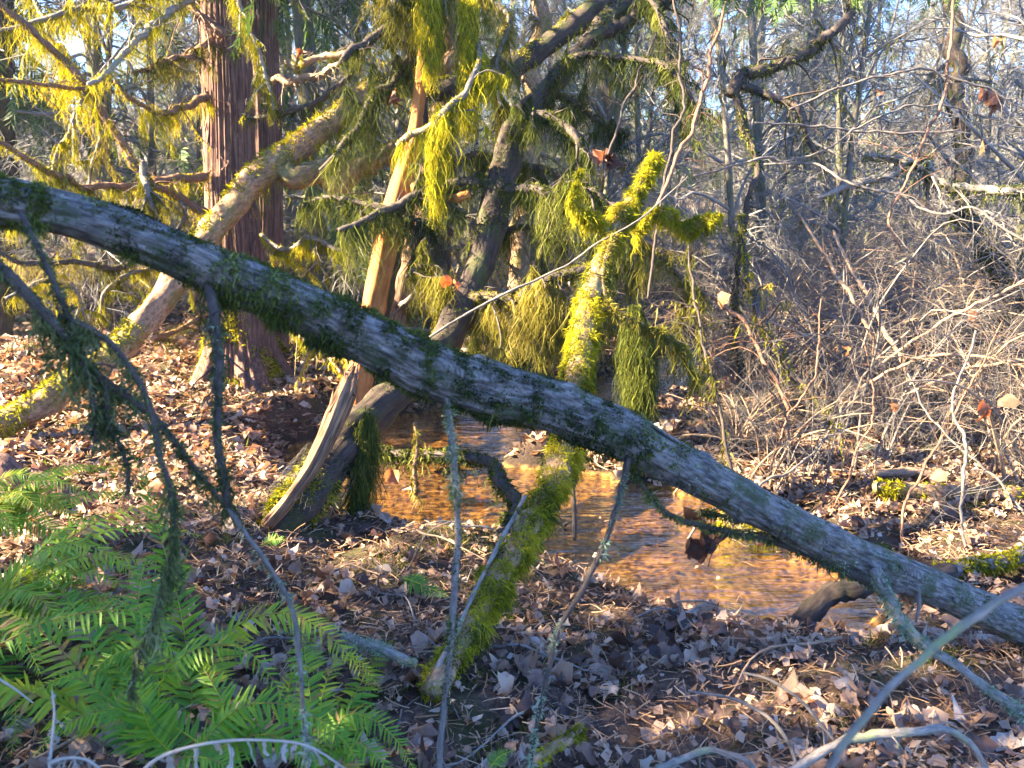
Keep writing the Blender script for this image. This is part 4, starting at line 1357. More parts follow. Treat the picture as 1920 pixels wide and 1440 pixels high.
# loose bark plates near the bare right end
for q in range(80):
    u = rng.uniform(.1, .97)
    k = int(u * 255)
    m = int(rng.uniform(4, 9))
    sgm = p[k:k + m]
    if len(sgm) < 4:
        continue
    t_, n_, b_ = frames(sgm)
    an = rng.uniform(0, 6.28)
    dv = n_ * math.cos(an) + b_ * math.sin(an)
    sv = norm(np.cross(t_, dv))
    a = Acc()
    wv = np.full(len(sgm), rng.uniform(.006, .013))
    wv[0] *= .4
    wv[-1] *= .3
    C = sgm + dv * (r[k] * rng.uniform(.95, 1.0))
    for e in (0, .0022):
        ribbons(a, (C + dv * e)[None], (wv * (1 - e * 100))[None], sv[None])
    put('bark_plate', a, M['bark_log'], log)
LF = (60000, .005, .018, .0018, topcover(6, -.3, 4, .1))
log_br = [
    ([(392, 530, 1.53, 10), (396, 580, 1.5, 10), (400, 650, 1.48, 9), (408, 740, 1.46, 8), (416, 850, 1.45, 8), (424, 950, 1.45, 7)], 'twig_dark', 'moss_fg', (1700, .02, .1, .0018), 4),
    ([(424, 950, 1.45, 6), (460, 1000, 1.44, 5), (500, 1060, 1.43, 5), (545, 1140, 1.43, 5), (560, 1250, 1.42, 4), (574, 1400, 1.42, 3), (580, 1480, 1.42, 2)], 'twig', 'lichen', (260, .01, .03, .0016), 3),
    ([(-40, 470, 1.2, 12), (40, 540, 1.22, 11), (110, 620, 1.25, 10), (165, 690, 1.28, 9), (230, 740, 1.3, 8), (300, 800, 1.33, 7), (360, 870, 1.36, 6), (420, 945, 1.4, 4)], 'twig_dark', 'moss_fg', (1500, .02, .1, .0018), 5),
    ([(40, 400, 1.3, 6), (75, 470, 1.28, 6), (110, 560, 1.27, 6), (150, 660, 1.27, 5), (172, 740, 1.27, 5), (180, 830, 1.27, 3)], 'twig_dark', 'moss_fg', (420, .015, .06, .002), 3),
    ([(110, 590, 1.26, 6), (170, 620, 1.26, 6), (225, 670, 1.27, 6), (280, 760, 1.28, 6), (300, 850, 1.28, 5), (318, 960, 1.28, 4), (305, 1060, 1.28, 3), (285, 1160, 1.28, 3), (258, 1230, 1.28, 2.5), (245, 1310, 1.28, 2)], 'twig_dark', 'moss_fg', (1500, .02, .08, .0022), 4),
    ([(200, 720, 1.29, 6), (205, 780, 1.29, 5), (235, 850, 1.29, 4), (240, 930, 1.29, 3)], 'twig_dark', 'moss_fg', (1500, .02, .1, .0018), 2),
    ([(835, 735, 1.78, 8), (848, 820, 1.76, 6), (856, 920, 1.75, 6), (855, 1010, 1.74, 6), (848, 1110, 1.72, 6), (840, 1220, 1.7, 6), (834, 1320, 1.68, 6), (828, 1460, 1.66, 7)], 'twig', 'moss_fg', (120, .008, .03, .002), 3),
    ([(1178, 858, 2.0, 6), (1160, 930, 1.98, 5), (1130, 1020, 1.95, 5), (1095, 1090, 1.92, 6), (1050, 1165, 1.9, 5), (1028, 1255, 1.86, 5), (1008, 1340, 1.84, 4), (990, 1450, 1.82, 3)], 'twig_dark', 'lichen', (70, .006, .02, .0018), 5),
    ([(1185, 880, 2.05, 3), (1240, 958, 2.1, 4), (1330, 992, 2.2, 5), (1440, 1008, 2.3, 7), (1530, 1045, 2.36, 9), (1625, 1085, 2.42, 13)], 'twig_dark', 'moss_fg', (160, .006, .03, .002), 6),
    ([(1310, 960, 2.25, 4), (1400, 975, 2.3, 5), (1480, 1000, 2.34, 6), (1560, 1055, 2.38, 8), (1640, 1095, 2.42, 11)], 'twig_dark', 'moss_fg', (200, .006, .03, .002), 6),
    ([(1640, 1068, 2.36, 13), (1665, 1110, 2.32, 11), (1700, 1165, 2.28, 10), (1750, 1215, 2.22, 10), (1810, 1255, 2.16, 9), (1870, 1305, 2.1, 9), (1960, 1365, 2.0, 8)], 'twig_pale', 'lichen', (60, .006, .02, .002), 3),
    ([(1720, 1095, 2.5, 5), (1725, 1130, 2.48, 4), (1718, 1165, 2.46, 2)], 'twig', None, None, 3),
]
for q, (c, m, ms, dr, tw) in enumerate(log_br):
    branch_on(log, c, m, ms, wob=.006, dr=dr, fz=LF if ms else None, seed=q, twigs=tw, tl=(.03, .16), sides=8)

# ------------------------------------------------------------------ logs and sticks on the ground
def stick(name, label, cat, ctrl, mat, moss=None, fz=None, dr=None, wob=.006, sides=10, group=None, twigs=0):
    b = P(*ctrl[0][:3])
    t = thing(name, label, cat, b, group)
    branch_on(t, ctrl, mat, moss, wob=wob, dr=dr, fz=fz, name='wood', sides=sides, seed=ctrl[0][0] % 9, twigs=twigs, tl=(.05, .2))
    return t


MF = (22000, .01, .035, .004, topcover(5, -.25, 4, .4))
stick('wet_log', 'dark wet log slanting out of the creek below the fallen tree', 'log', [(1460, 1185, 3.2, 12), (1500, 1162, 3.25, 20), (1560, 1138, 3.3, 20), (1620, 1118, 3.35, 20), (1700, 1095, 3.42, 19), (1780, 1085, 3.5, 17)], 'bark_dark', sides=16)
stick('mossy_log', 'bright mossy log lying on the far right bank', 'log', [(1640, 912, 4.75, 10), (1700, 920, 4.75, 14), (1780, 930, 4.75, 17), (1860, 935, 4.75, 18), (1960, 925, 4.8, 18), (2100, 915, 4.9, 18)], 'bark_tan', 'moss', MF, (120, .03, .08), sides=16)
stick('driftwood_log', 'bare pinkish driftwood pole behind the bright mossy log', 'log', [(1640, 888, 5.1, 8), (1720, 898, 5.1, 10), (1820, 902, 5.1, 10), (1960, 905, 5.2, 11)], 'twig_tan')
stick('driftwood_log', 'weathered grey beam lying under the tangle on the right', 'log', [(1480, 880, 5.6, 12), (1600, 862, 5.7, 20), (1720, 858, 5.8, 22), (1850, 862, 5.9, 22), (2000, 870, 6.0, 22)], 'bark_log', sides=18)
stick('mossy_log', 'thin moss-topped log at the right edge above the fallen tree', 'log', [(1740, 1075, 3.6, 10), (1800, 1062, 3.7, 13), (1870, 1052, 3.75, 14), (1960, 1040, 3.85, 14)], 'bark_log', 'moss', MF, (100, .02, .06), sides=14)
stick('arched_branch', 'pale arched branch lying at the bottom right corner', 'branch', [(1440, 1470, 2.0, 8), (1540, 1418, 2.02, 9), (1600, 1388, 2.03, 9), (1660, 1364, 2.05, 9), (1730, 1353, 2.06, 8), (1790, 1368, 2.06, 7), (1825, 1402, 2.06, 6), (1855, 1460, 2.05, 5)], 'twig_pale', wob=.014, twigs=6)
stick('fallen_stick', 'thin grey stick arching down to the pale arched branch', 'stick', [(1395, 1262, 2.4, 2.5), (1450, 1278, 2.35, 3), (1500, 1312, 2.28, 3), (1545, 1360, 2.2, 3), (1580, 1405, 2.1, 3)], 'twig')
stick('fallen_stick', 'pale twin stick curving along the bottom edge right of centre', 'stick', [(1230, 1440, 2.05, 7), (1290, 1420, 2.07, 7), (1350, 1415, 2.08, 6), (1410, 1440, 2.06, 5), (1440, 1480, 2.0, 4)], 'twig_pale', wob=.014, twigs=5)
stick('fallen_stick', 'light brown stick bent downwards left of the arched branch', 'stick', [(1290, 1295, 2.35, 2.5), (1370, 1310, 2.32, 3), (1440, 1345, 2.25, 3.5), (1480, 1390, 2.18, 3.5), (1500, 1450, 2.08, 3)], 'twig')
stick('blurred_twig', 'out-of-focus grey twig close to the camera at lower right', 'twig', [(1530, 1490, .7, 7), (1590, 1385, .71, 8), (1680, 1280, .72, 8), (1780, 1200, .73, 8), (1880, 1130, .74, 8), (1990, 1065, .75, 8)], 'twig_pale')
stick('mossy_stick', 'short mossy stick standing up at the bottom centre', 'stick', [(1000, 1430, 2.08, 10), (1040, 1402, 2.12, 10), (1075, 1382, 2.16, 9), (1095, 1362, 2.2, 6)], 'bark_tan', 'moss', (60000, .005, .016, .002), None)
stick('fallen_stick', 'pale stick with white fungus beside the fern', 'stick', [(640, 1192, 2.75, 6), (690, 1215, 2.72, 8), (740, 1236, 2.7, 9), (775, 1246, 2.68, 6)], 'twig_pale', 'lichen', LF)
stick('bark_slab', 'broad slab of reddish bark lying at the left edge', 'bark slab', [(-60, 880, 4.2, 20), (0, 892, 4.2, 22), (80, 905, 4.25, 22), (150, 930, 4.25, 18), (205, 955, 4.25, 6)], 'cedar_bark', sides=14)
stick('mossy_branch', 'mossy branch bridging the pool behind the fallen tree', 'branch', [(690, 838, 5.2, 8), (760, 850, 5.1, 9), (830, 856, 5.0, 9), (900, 858, 4.95, 10), (940, 880, 4.9, 12), (965, 930, 4.8, 13), (950, 985, 4.7, 12), (925, 1010, 4.65, 10)], 'twig_dark', 'moss_dark', (14000, .01, .04, .0045), (360, .03, .16, .0045))
stick('mossy_stick', 'bright yellow mossy stub on the far edge of the creek under the fallen tree', 'stick', [(1350, 968, 4.7, 14), (1390, 985, 4.65, 20), (1430, 1000, 4.6, 18), (1460, 1015, 4.55, 8)], 'bark_tan', 'moss', (30000, .012, .04, .004), (200, .02, .07, .004))
stick('upright_stake', 'dark straight twig hanging over the water right of the mossy trunk', 'twig', [(1078, 860, 3.7, 3), (1076, 930, 3.7, 4), (1074, 1010, 3.7, 4)], 'twig_dark')
stick('upright_stake', 'thin bare stick standing in the pool left of centre', 'twig', [(778, 790, 4.9, 3), (779, 850, 4.9, 4), (779, 925, 4.9, 4)], 'twig_red', 'moss_dry', (9000, .01, .03, .004), (300, .05, .14, .0045))
stick('mossy_branch', 'heavy mossy pole leaning at the far right edge', 'branch', [(1790, 400, 7.0, 13), (1850, 470, 6.9, 15), (1900, 530, 6.8, 15), (1960, 600, 6.7, 15)], 'twig_dark', 'moss_dark', (9000, .02, .05, .006), (160, .04, .16, .006))
stick('long_twig', 'long pale twig arcing up to the right across the dark hanging moss', 'twig', [(785, 645, 4.2, 2.5), (870, 592, 4.2, 2.5), (960, 546, 4.2, 2.5), (1060, 497, 4.2, 2), (1140, 446, 4.2, 2), (1205, 408, 4.2, 1.6), (1290, 330, 4.2, 1)], 'twig')

# scattered small sticks that all look alike
for q in range(20):
    x, y = float(r1.uniform(1.5, 4.3)), float(r1.uniform(4.7, 6.4))
    if sdist(np.array([x]), np.array([y]))[0] > .75:
        copy_tree(sh[(1, 3, 0)[q % 3]], gz_(x, y, -.03), r1.uniform(0, 6.28), r1.uniform(.4, .7))
G2 = 'small fallen sticks on the leaf litter'
for q in range(96):
    for _ in range(40):
        x, y = (rng.uniform(-1.9, 2.4), rng.uniform(1.9, 5.2)) if q < 46 else (rng.uniform(1.0, 4.2), rng.uniform(4.4, 6.8))
        if sdist(np.array([x]), np.array([y]))[0] > .85 and abs(x) < .6 * y:
            break
    an = rng.uniform(0, 6.28)
    L = rng.uniform(.2, .7)
    s_ = np.linspace(-.5, .5, 12)
    cx, cyy = x + L * s_ * math.cos(an) + .05 * L * np.sin(s_ * 6 + q), y + L * s_ * math.sin(an) + .06 * L * np.cos(s_ * 5)
    C = np.stack([cx, cyy, H(cx, cyy) + .035 + .03 * np.sin(s_ * 4 + q) ** 2], -1)
    a = Acc()
    tube(a, C, rng.uniform(.0025, .006) * (1.1 - np.linspace(0, .7, 12)), 6, .15, 20)
    C2, R2 = grow(C[None], np.full((1, 12), .003), 3, .04, .15, .7, .0, K=4, rscale=.6)
    btubes(a, C2, R2, 3)
    tag(put('small_stick', a, M[('twig', 'twig_tan', 'twig_dark', 'twig_pale')[q % 4]]), 'thin fallen stick lying loose on the leaf litter', 'stick', G2)

# ------------------------------------------------------------------ arching canes of the thicket on the right
RT = [
    ('tan cane pair rising steeply in the right-hand thicket', 'twig_tan', None, [[(1720, 760, 5.6, 3.72), (1700, 690, 5.6, 4.34), (1650, 600, 5.7, 4.34), (1605, 520, 5.8, 3.72), (1560, 430, 5.9, 2.48)], [(1660, 720, 5.7, 3.72), (1640, 650, 5.7, 3.72), (1600, 570, 5.7, 3.72), (1555, 490, 5.8, 3.1), (1500, 400, 5.9, 1.86)]]),
    ('mossy cane leaning left in the right-hand thicket', 'twig_dark', 'moss', [[(1590, 820, 5.3, 7.2), (1535, 745, 5.3, 7.2), (1480, 690, 5.4, 7.2), (1450, 625, 5.4, 7.2), (1422, 570, 5.5, 7.2), (1400, 480, 5.6, 3.72), (1390, 400, 5.6, 2.48)]]),
    ('straw-coloured canes arching low to the right edge', 'twig_tan', None, [[(1610, 730, 5.4, 3.1), (1680, 690, 5.3, 3.1), (1760, 672, 5.2, 3.1), (1850, 670, 5.1, 3.1), (1960, 700, 5.0, 2.48)], [(1700, 740, 5.3, 2.48), (1760, 712, 5.2, 3.1), (1850, 690, 5.1, 3.1), (1960, 672, 5.0, 3.1)], [(1640, 690, 5.6, 2.48), (1750, 612, 5.5, 3.1), (1850, 562, 5.4, 3.1), (1970, 500, 5.3, 3.1)]]),
    ('red-brown cane bending down left of the thicket', 'twig_red', None, [[(1480, 770, 5.2, 3.72), (1440, 695, 5.3, 3.72), (1390, 610, 5.4, 3.72), (1330, 560, 5.5, 3.1), (1270, 540, 5.6, 1.86)]]),
    ('thin dark upright cane draped with moss beside the pool', 'twig_dark', 'moss_dry', [[(1375, 895, 4.6, 3.72), (1355, 810, 4.6, 3.72), (1335, 720, 4.6, 3.1), (1315, 640, 4.6, 2.48), (1300, 550, 4.7, 2.48), (1290, 450, 4.8, 1.86)]]),
    ('smooth brown limb curving to the top right', 'twig_dark', 'moss_dark', [[(1370, 180, 6.0, 12.6), (1385, 148, 6.0, 11.7), (1420, 132, 6.0, 10.8), (1465, 118, 6.0, 9.9), (1510, 92, 6.0, 9.9), (1560, 55, 6.0, 9.0), (1590, 20, 6.0, 8.1), (1630, -60, 6.0, 7.2)], [(1375, 170, 6.0, 8), (1395, 230, 6.0, 7), (1410, 310, 6.0, 6), (1400, 420, 6.0, 5), (1380, 560, 6.1, 5), (1390, 760, 6.2, 5)], [(1390, 160, 6.0, 7.2), (1440, 180, 5.9, 8.1), (1490, 210, 5.9, 7.2), (1520, 260, 5.9, 3.72), (1550, 330, 5.9, 2.48)]]),
    ('mossy grey limb lying level near the right edge', 'twig_pale', 'moss_dark', [[(1530, 372, 6.4, 3.72), (1600, 345, 6.4, 7.2), (1665, 322, 6.4, 8.1), (1735, 300, 6.4, 8.1), (1770, 335, 6.3, 8.1), (1830, 358, 6.2, 8.1), (1960, 355, 6.0, 8.1)], [(1620, 290, 6.5, 7.2), (1680, 300, 6.4, 7.2), (1740, 330, 6.4, 7.2), (1800, 350, 6.3, 7.2)]]),
    ('thin lichen-grey branch sagging across the right side', 'twig', None, [[(1430, 308, 5.5, 1.86), (1510, 304, 5.4, 2.48), (1560, 325, 5.3, 2.48), (1620, 350, 5.2, 2.48), (1685, 372, 5.2, 2.48), (1760, 395, 5.1, 2.48), (1840, 400, 5.0, 2.48), (1950, 468, 4.9, 2.48)]]),
    ('long brown whip arching over the right side', 'twig', None, [[(1480, 205, 5.4, 1.86), (1560, 172, 5.4, 2.17), (1650, 142, 5.4, 2.17), (1740, 135, 5.4, 2.17), (1830, 165, 5.4, 2.17), (1950, 215, 5.4, 1.86)], [(1415, 230, 5.6, 1.86), (1540, 240, 5.6, 2.17), (1700, 248, 5.6, 2.17), (1800, 246, 5.6, 1.86)], [(1300, 330, 5.5, 2.48), (1420, 300, 5.5, 2.48), (1530, 290, 5.5, 1.86), (1700, 200, 5.5, 1.86), (1900, 230, 5.5, 1.24)]]),
    ('tall tan cane curving down the right side', 'twig_red', None, [[(1690, 470, 5.2, 2.48), (1668, 412, 5.2, 2.48), (1700, 340, 5.2, 2.79), (1735, 270, 5.2, 2.79), (1757, 200, 5.2, 2.79), (1780, 100, 5.2, 2.79), (1790, -30, 5.2, 2.48)]]),
    ('lit brown cane slanting down to the mossy trunk top', 'twig_red', None, [[(1225, 400, 4.6, 3.1), (1262, 320, 4.7, 3.72), (1292, 240, 4.8, 3.72), (1322, 150, 4.9, 3.72), (1345, 60, 5.0, 3.1), (1370, -40, 5.1, 2.48)]]),
    ('dark straight cane left of the lit brown cane', 'twig_dark', None, [[(1215, 560, 4.8, 2.48), (1240, 380, 4.8, 2.79), (1268, 250, 4.8, 2.79), (1276, 120, 4.9, 2.79), (1258, -30, 5.0, 2.48)], [(1140, 290, 5.2, 2.48), (1180, 180, 5.3, 2.48), (1230, 60, 5.4, 1.86)]]),
    ('grey crossing stems in the lower right thicket', 'twig', None, [[(1290, 1010, 4.4, 1.86), (1330, 960, 4.4, 2.48), (1400, 930, 4.5, 2.48), (1500, 860, 4.7, 2.48), (1600, 790, 4.9, 1.86)], [(1830, 1090, 4.0, 2.48), (1800, 960, 4.1, 3.1), (1815, 850, 4.2, 3.1), (1790, 760, 4.3, 2.48), (1830, 620, 4.4, 1.86)], [(1920, 960, 4.2, 1.86), (1850, 880, 4.3, 2.48), (1760, 800, 4.4, 1.86), (1700, 700, 4.5, 1.24)]]),
    ('slim brown stems standing up through the right leaf bank', 'twig_red', None, [[(1690, 1040, 4.2, 2.48), (1700, 940, 4.3, 2.48), (1760, 840, 4.4, 2.48), (1830, 700, 4.5, 1.86), (1880, 600, 4.6, 1.24)], [(1560, 960, 4.6, 1.86), (1600, 860, 4.7, 2.48), (1640, 760, 4.8, 1.86), (1620, 640, 4.9, 1.24)], [(1440, 900, 4.9, 1.86), (1470, 800, 5.0, 2.48), (1530, 690, 5.1, 1.86), (1540, 560, 5.2, 1.24)]]),
]
for q, (lab, mt, ms, cs) in enumerate(RT):
    b0 = P(*cs[0][0][:3])
    t = thing('thicket_stem', lab, 'shrub', b0)
    for k, c in enumerate(cs):
        branch_on(t, c, mt, ms, wob=.02, name='stem', seed=q + k, twigs=14, tl=(.12, .6), dr=(150, .04, .2, .005) if ms else None, fz=FZ(9000, -.05, (.01, .035), .0045, .3) if ms else None, sides=7)

# drooping green cedar bough at the top right
cb = thing('cedar_bough', 'green feathery cedar bough drooping into the top of the view right of centre', 'bough', P(1330, -120, 5.0))
for c in ([(1330, -120, 5.0, 8), (1380, -60, 4.9, 6), (1440, -20, 4.8, 5), (1500, 0, 4.7, 3)], [(1330, -110, 5.0, 7), (1340, -50, 4.8, 5), (1350, -10, 4.7, 3)], [(1380, -80, 5.0, 6), (1480, -50, 5.0, 5), (1600, -30, 5.0, 3)], [(1600, -90, 5.6, 6), (1700, -40, 5.6, 5), (1800, -20, 5.6, 3)]):
    o, p, r = branch_on(cb, c, 'twig', twigs=6, tl=(.1, .3))
    a = Acc()
    n = 24
    q0, tn, rr = along(p, r, n, .2, 1)
    Mx = basis(np.stack([rng.normal(size=n) * .5, rng.normal(size=n) * .5, -np.ones(n)], -1), rng.uniform(0, 6.28, n)) * rng.uniform(.08, .22, n)[:, None, None]
    pk = rng.integers(0, 4, n)
    for e in range(4):
        stamp(a, *SPRAY[e], q0[pk == e], Mx[pk == e], rng.uniform(.2, .8, (pk == e).sum()))
    put('foliage', a, M['cedar_leaf'], o, kind='stuff')

# ------------------------------------------------------------------ dead leaves caught in the twigs
for (lab, px, py, d, sz, mt, n) in [
    ('orange dead leaf glowing in the twigs right of the mossy trunk', 1350, 560, 4.9, .14, 'leaf_orange', 1),
    ('large curled tan leaf caught at the right edge', 1845, 765, 4.2, .17, 'leaf_orange', 1),
    ('grey folded leaf above the large curled tan leaf', 1880, 745, 4.3, .14, 'leaf_dark', 1),
    ('brown clump of dead leaves hanging right of the curved tree', 1140, 300, 5.3, .15, 'leaf_dark', 5),
    ('brown dead leaf hanging in the dark moss left of the orange stem', 750, 165, 5.8, .2, 'leaf_dark', 2),
    ('small red-brown leaf hanging beside the curved tree', 842, 432, 5.6, .12, 'leaf_dark', 1),
    ('rusty leaf hanging at the upper right edge', 1840, 275, 4.8, .13, 'leaf_orange', 1),
    ('small rusty leaf near the top right corner', 1862, 80, 5.5, .11, 'leaf_orange', 1),
    ('brown leaf caught in the twigs at upper right', 1650, 172, 5.4, .09, 'leaf_dark', 1),
    ('dark dead leaf bundle in the upper right twigs', 1845, 195, 5.6, .2, 'leaf_dark', 3),
    ('orange leaf scrap on the moss near the cedar', 557, 98, 6.2, .12, 'leaf_orange', 1),
    ('folded red leaf in the middle of the thicket', 1590, 655, 5.3, .11, 'leaf_orange', 1),
    ('bright orange leaf low in the thicket', 1675, 762, 5.0, .1, 'leaf_orange', 1),
    ('dark curled leaf hanging over the bright mossy log', 1748, 888, 4.5, .13, 'leaf_dark', 1),
    ('brown leaf draped on a cane at right', 1820, 590, 5.1, .12, 'leaf_dark', 1),
    ('rust-coloured leaves hanging low on the curved tree', 850, 520, 5.2, .14, 'leaf_orange', 2),
    ('dark clump of dead leaves hung on a thin branch over the creek', 1320, 1000, 2.28, .09, 'leaf_dark', 7),
    ('vivid orange leaf lying at the pool edge', 735, 892, 4.9, .14, 'leaf_orange', 1),
    ('bright orange leaf on the lit litter left of the fern', 283, 905, 4.1, .12, 'leaf_orange', 1),
]:
    c0 = P(px, py, d)
    lt = thing('dead_leaf', lab, 'leaf', c0)
    for k in range(n):
        a = Acc()
        tv, tt = LEAF_HI[int(rng.integers(0, 10))]
        dd = np.array([[rng.normal() * .35, rng.normal() * .3 - .2, -1.0]])
        Mx = basis(dd, np.array([rng.uniform(-.8, .8)])) * sz * rng.uniform(.8, 1.15)
        stamp(a, tv, tt, (c0 + rng.normal(size=3) * (.05 if n < 5 else .022) * (n > 1))[None], Mx, np.array([rng.uniform()]))
        put('blade', a, M[mt], lt)

# ------------------------------------------------------------------ sword ferns
def pinna_template():
    V = np.array([(0, 0, 0), (-.035, .03, 0), (.11, .02, .006), (-.07, .25, .016), (.075, .25, .016), (0, .25, -.008), (-.06, .6, -.01), (.062, .6, -.01), (0, .6, -.03), (0, 1.0, -.10)])
    T = np.array([(0, 5, 1), (1, 5, 3), (0, 2, 5), (2, 4, 5), (3, 5, 8), (3, 8, 6), (5, 4, 8), (4, 7, 8), (6, 8, 9), (8, 7, 9)])
    return V, T


PV, PT = pinna_template()
PIN_ME = Acc()
PIN_ME.add(PV, PT, None, .5)
PIN_MESHES = []
for q in range(6):
    z = Acc()
    z.add(PV, PT, None, .15 + .15 * q)
    PIN_MESHES.append(z.mesh('leaflet', M['fern'], True))
from mathutils import Matrix
NLEAFLET = [0]


def frond(plant, C, nrm_, lmax, pairs=34, single=False, col=.45, mat='fern', droop=.25, s0=.1):
    K = 40
    pairs = int(pairs * (1.0 if single else 1.25))
    Cs = spline(np.asarray(C, float), K)
    t = norm(np.gradient(Cs, axis=0))
    nn = norm(np.asarray(nrm_, float))
    side = norm(np.cross(t, np.broadcast_to(nn, t.shape)))
    nv = np.cross(side, t)
    a = Acc()
    Lr = np.sum(np.linalg.norm(np.diff(Cs, axis=0), axis=1))
    tube(a, Cs, .0024 * (1 - .8 * np.linspace(0, 1, K)) + .0004, 5, rnd=.95)
    s = np.repeat(np.linspace(s0, .985, pairs), 2)
    sg = np.tile([-1.0, 1.0], pairs)
    s = np.clip(s + rng.normal(size=len(s)) * .004, 0, .99)
    f = s * (K - 1)
    i = np.minimum(f.astype(int), K - 2)
    w_ = (f - i)[:, None]
    p0 = Cs[i] * (1 - w_) + Cs[i + 1] * w_
    x = (s - s0) / (1 - s0)
    L = lmax * .92 * np.minimum(1, .45 + x * 3.2) * np.clip(1.02 - x, .03, 1) ** .62 * rng.uniform(.9, 1.08, len(s))
    sw = np.radians(14 + 26 * x + rng.normal(size=len(s)) * 5)
    dr = droop * rng.uniform(.5, 1.6, len(s))
    d = norm(side[i] * (sg * np.cos(sw))[:, None] + t[i] * np.sin(sw)[:, None] - nv[i] * dr[:, None] + rng.normal(size=(len(s), 3)) * .07)
    yv = d
    xv = norm(np.cross(yv, nv[i]))
    tw = rng.normal(size=len(s)) * .22
    zv = np.cross(xv, yv)
    xv, zv = xv * np.cos(tw)[:, None] + zv * np.sin(tw)[:, None], zv * np.cos(tw)[:, None] - xv * np.sin(tw)[:, None]
    Mx = np.stack([xv * sg[:, None] * 1.0, yv, zv], -1) * L[:, None, None]
    colr = np.clip(col - .05 + rng.normal(size=len(s)) * .13 + .12 * x, 0, .96)
    colr[rng.uniform(0, 1, len(s)) < .02] = 1.0
    if single and NLEAFLET[0] < 300:
        o = put('frond', a, M[mat], plant)
        base_ = LOC[plant.name]
        for q in range(len(s)):
            c = bpy.data.objects.new('leaflet', PIN_MESHES[int(np.clip(colr[q] * 6, 0, 5))])
            COL.objects.link(c)
            c.parent = o
            m4 = Matrix.Identity(4)
            for rr_ in range(3):
                for cc in range(3):
                    m4[rr_][cc] = float(Mx[q, rr_, cc])
                m4[rr_][3] = float(p0[q, rr_] - base_[rr_])
            c.matrix_basis = m4
            NLEAFLET[0] += 1
    else:
        V = np.einsum('nij,vj->nvi', Mx, PV) + p0[:, None]
        T = (PT[None] + np.arange(len(s))[:, None, None] * len(PV)).reshape(-1, 3)
        a.add(V.reshape(-1, 3), T, None, np.repeat(colr, len(PV)))
        o = put('frond', a, M[mat], plant)
    return o


PX = lambda *c: [P(*q) for q in c]
FACE = (0, -.75, .65)
FLAT = (0, -.45, .9)
f1 = thing('sword_fern', 'large bright green sword fern filling the lower left corner', 'fern', P(330, 1420, 2.35))
frond(f1, PX((330, 1420, 2.3), (290, 1380, 2.25), (272, 1345, 2.22), (250, 1285, 2.2), (225, 1255, 2.22)), (.1, -.8, .5), .125, 30, True, .5)
frond(f1, PX((-60, 1245, 2.3), (0, 1208, 2.28), (90, 1165, 2.25), (180, 1147, 2.22), (260, 1148, 2.2), (310, 1195, 2.15), (338, 1290, 2.1)), FLAT, .095, 36, True, .42)
frond(f1, PX((300, 1400, 2.35), (300, 1290, 2.35), (350, 1225, 2.3), (420, 1208, 2.25), (470, 1225, 2.2), (515, 1280, 2.15), (556, 1345, 2.1)), (-.2, -.5, .85), .1, 34, True, .5)
frond(f1, PX((440, 1450, 2.3), (440, 1390, 2.28), (425, 1335, 2.25), (395, 1275, 2.25), (370, 1235, 2.3)), FACE, .11, 26, True, .48)
frond(f1, PX((355, 1400, 2.6), (350, 1230, 2.62), (335, 1130, 2.6), (312, 1045, 2.58), (288, 965, 2.55), (262, 880, 2.52), (250, 850, 2.5)), (.1, -1, .15), .11, 36, False, .5)
frond(f1, PX((380, 1400, 2.5), (400, 1240, 2.6), (450, 1170, 2.6), (530, 1150, 2.6), (600, 1178, 2.55), (660, 1235, 2.5), (705, 1300, 2.45)), (-.1, -.45, .9), .12, 40, False, .85)  # yellower colour paints the sunlight on this frond
frond(f1, PX((330, 1450, 2.2), (430, 1340, 2.2), (510, 1318, 2.18), (590, 1345, 2.15), (650, 1395, 2.1), (680, 1450, 2.05)), (-.1, -.5, .85), .1, 34, False, .5)
frond(f1, PX((400, 1460, 2.25), (380, 1400, 2.3), (280, 1340, 2.3), (200, 1330, 2.25), (120, 1360, 2.2), (60, 1420, 2.12)), (.1, -.5, .85), .1, 34, False, .45)
frond(f1, PX((300, 1450, 2.3), (240, 1370, 2.35), (180, 1290, 2.35), (120, 1270, 2.3), (60, 1300, 2.25)), (.1, -.5, .85), .1, 30, False, .4)
frond(f1, PX((330, 1440, 2.15), (350, 1420, 2.1), (400, 1425, 2.05), (470, 1460, 2.0)), FLAT, .09, 22, False, .4)
frond(f1, PX((350, 1430, 2.25), (470, 1380, 2.22), (540, 1390, 2.18), (600, 1440, 2.1), (620, 1490, 2.05)), FLAT, .1, 28, False, .5)
frond(f1, PX((340, 1430, 2.45), (250, 1300, 2.5), (215, 1245, 2.5), (160, 1225, 2.5), (100, 1250, 2.45)), (.2, -.6, .8), .1, 28, False, .55)
frond(f1, PX((340, 1430, 2.45), (360, 1300, 2.55), (330, 1250, 2.55), (270, 1215, 2.5), (200, 1235, 2.45), (160, 1290, 2.4)), (.2, -.6, .8), .1, 30, False, .5)
f2 = thing('sword_fern', 'sword fern at the left edge with sunlit yellow fronds', 'fern', P(-40, 1190, 2.8))
frond(f2, PX((-60, 1200, 2.8), (-10, 1120, 2.85), (40, 1070, 2.85), (80, 1090, 2.8)), (.1, -.8, .5), .13, 24, False, .98)  # yellow colour paints the sun glowing through this frond
frond(f2, PX((-40, 1190, 2.8), (60, 1130, 2.9), (110, 1070, 2.9), (160, 1052, 2.85), (225, 1058, 2.8), (260, 1090, 2.75)), (0, -.55, .85), .11, 32, False, .7)
frond(f2, PX((-40, 1190, 2.8), (40, 1160, 2.7), (120, 1135, 2.65), (200, 1120, 2.6), (250, 1140, 2.55)), (0, -.55, .85), .1, 30, False, .55)
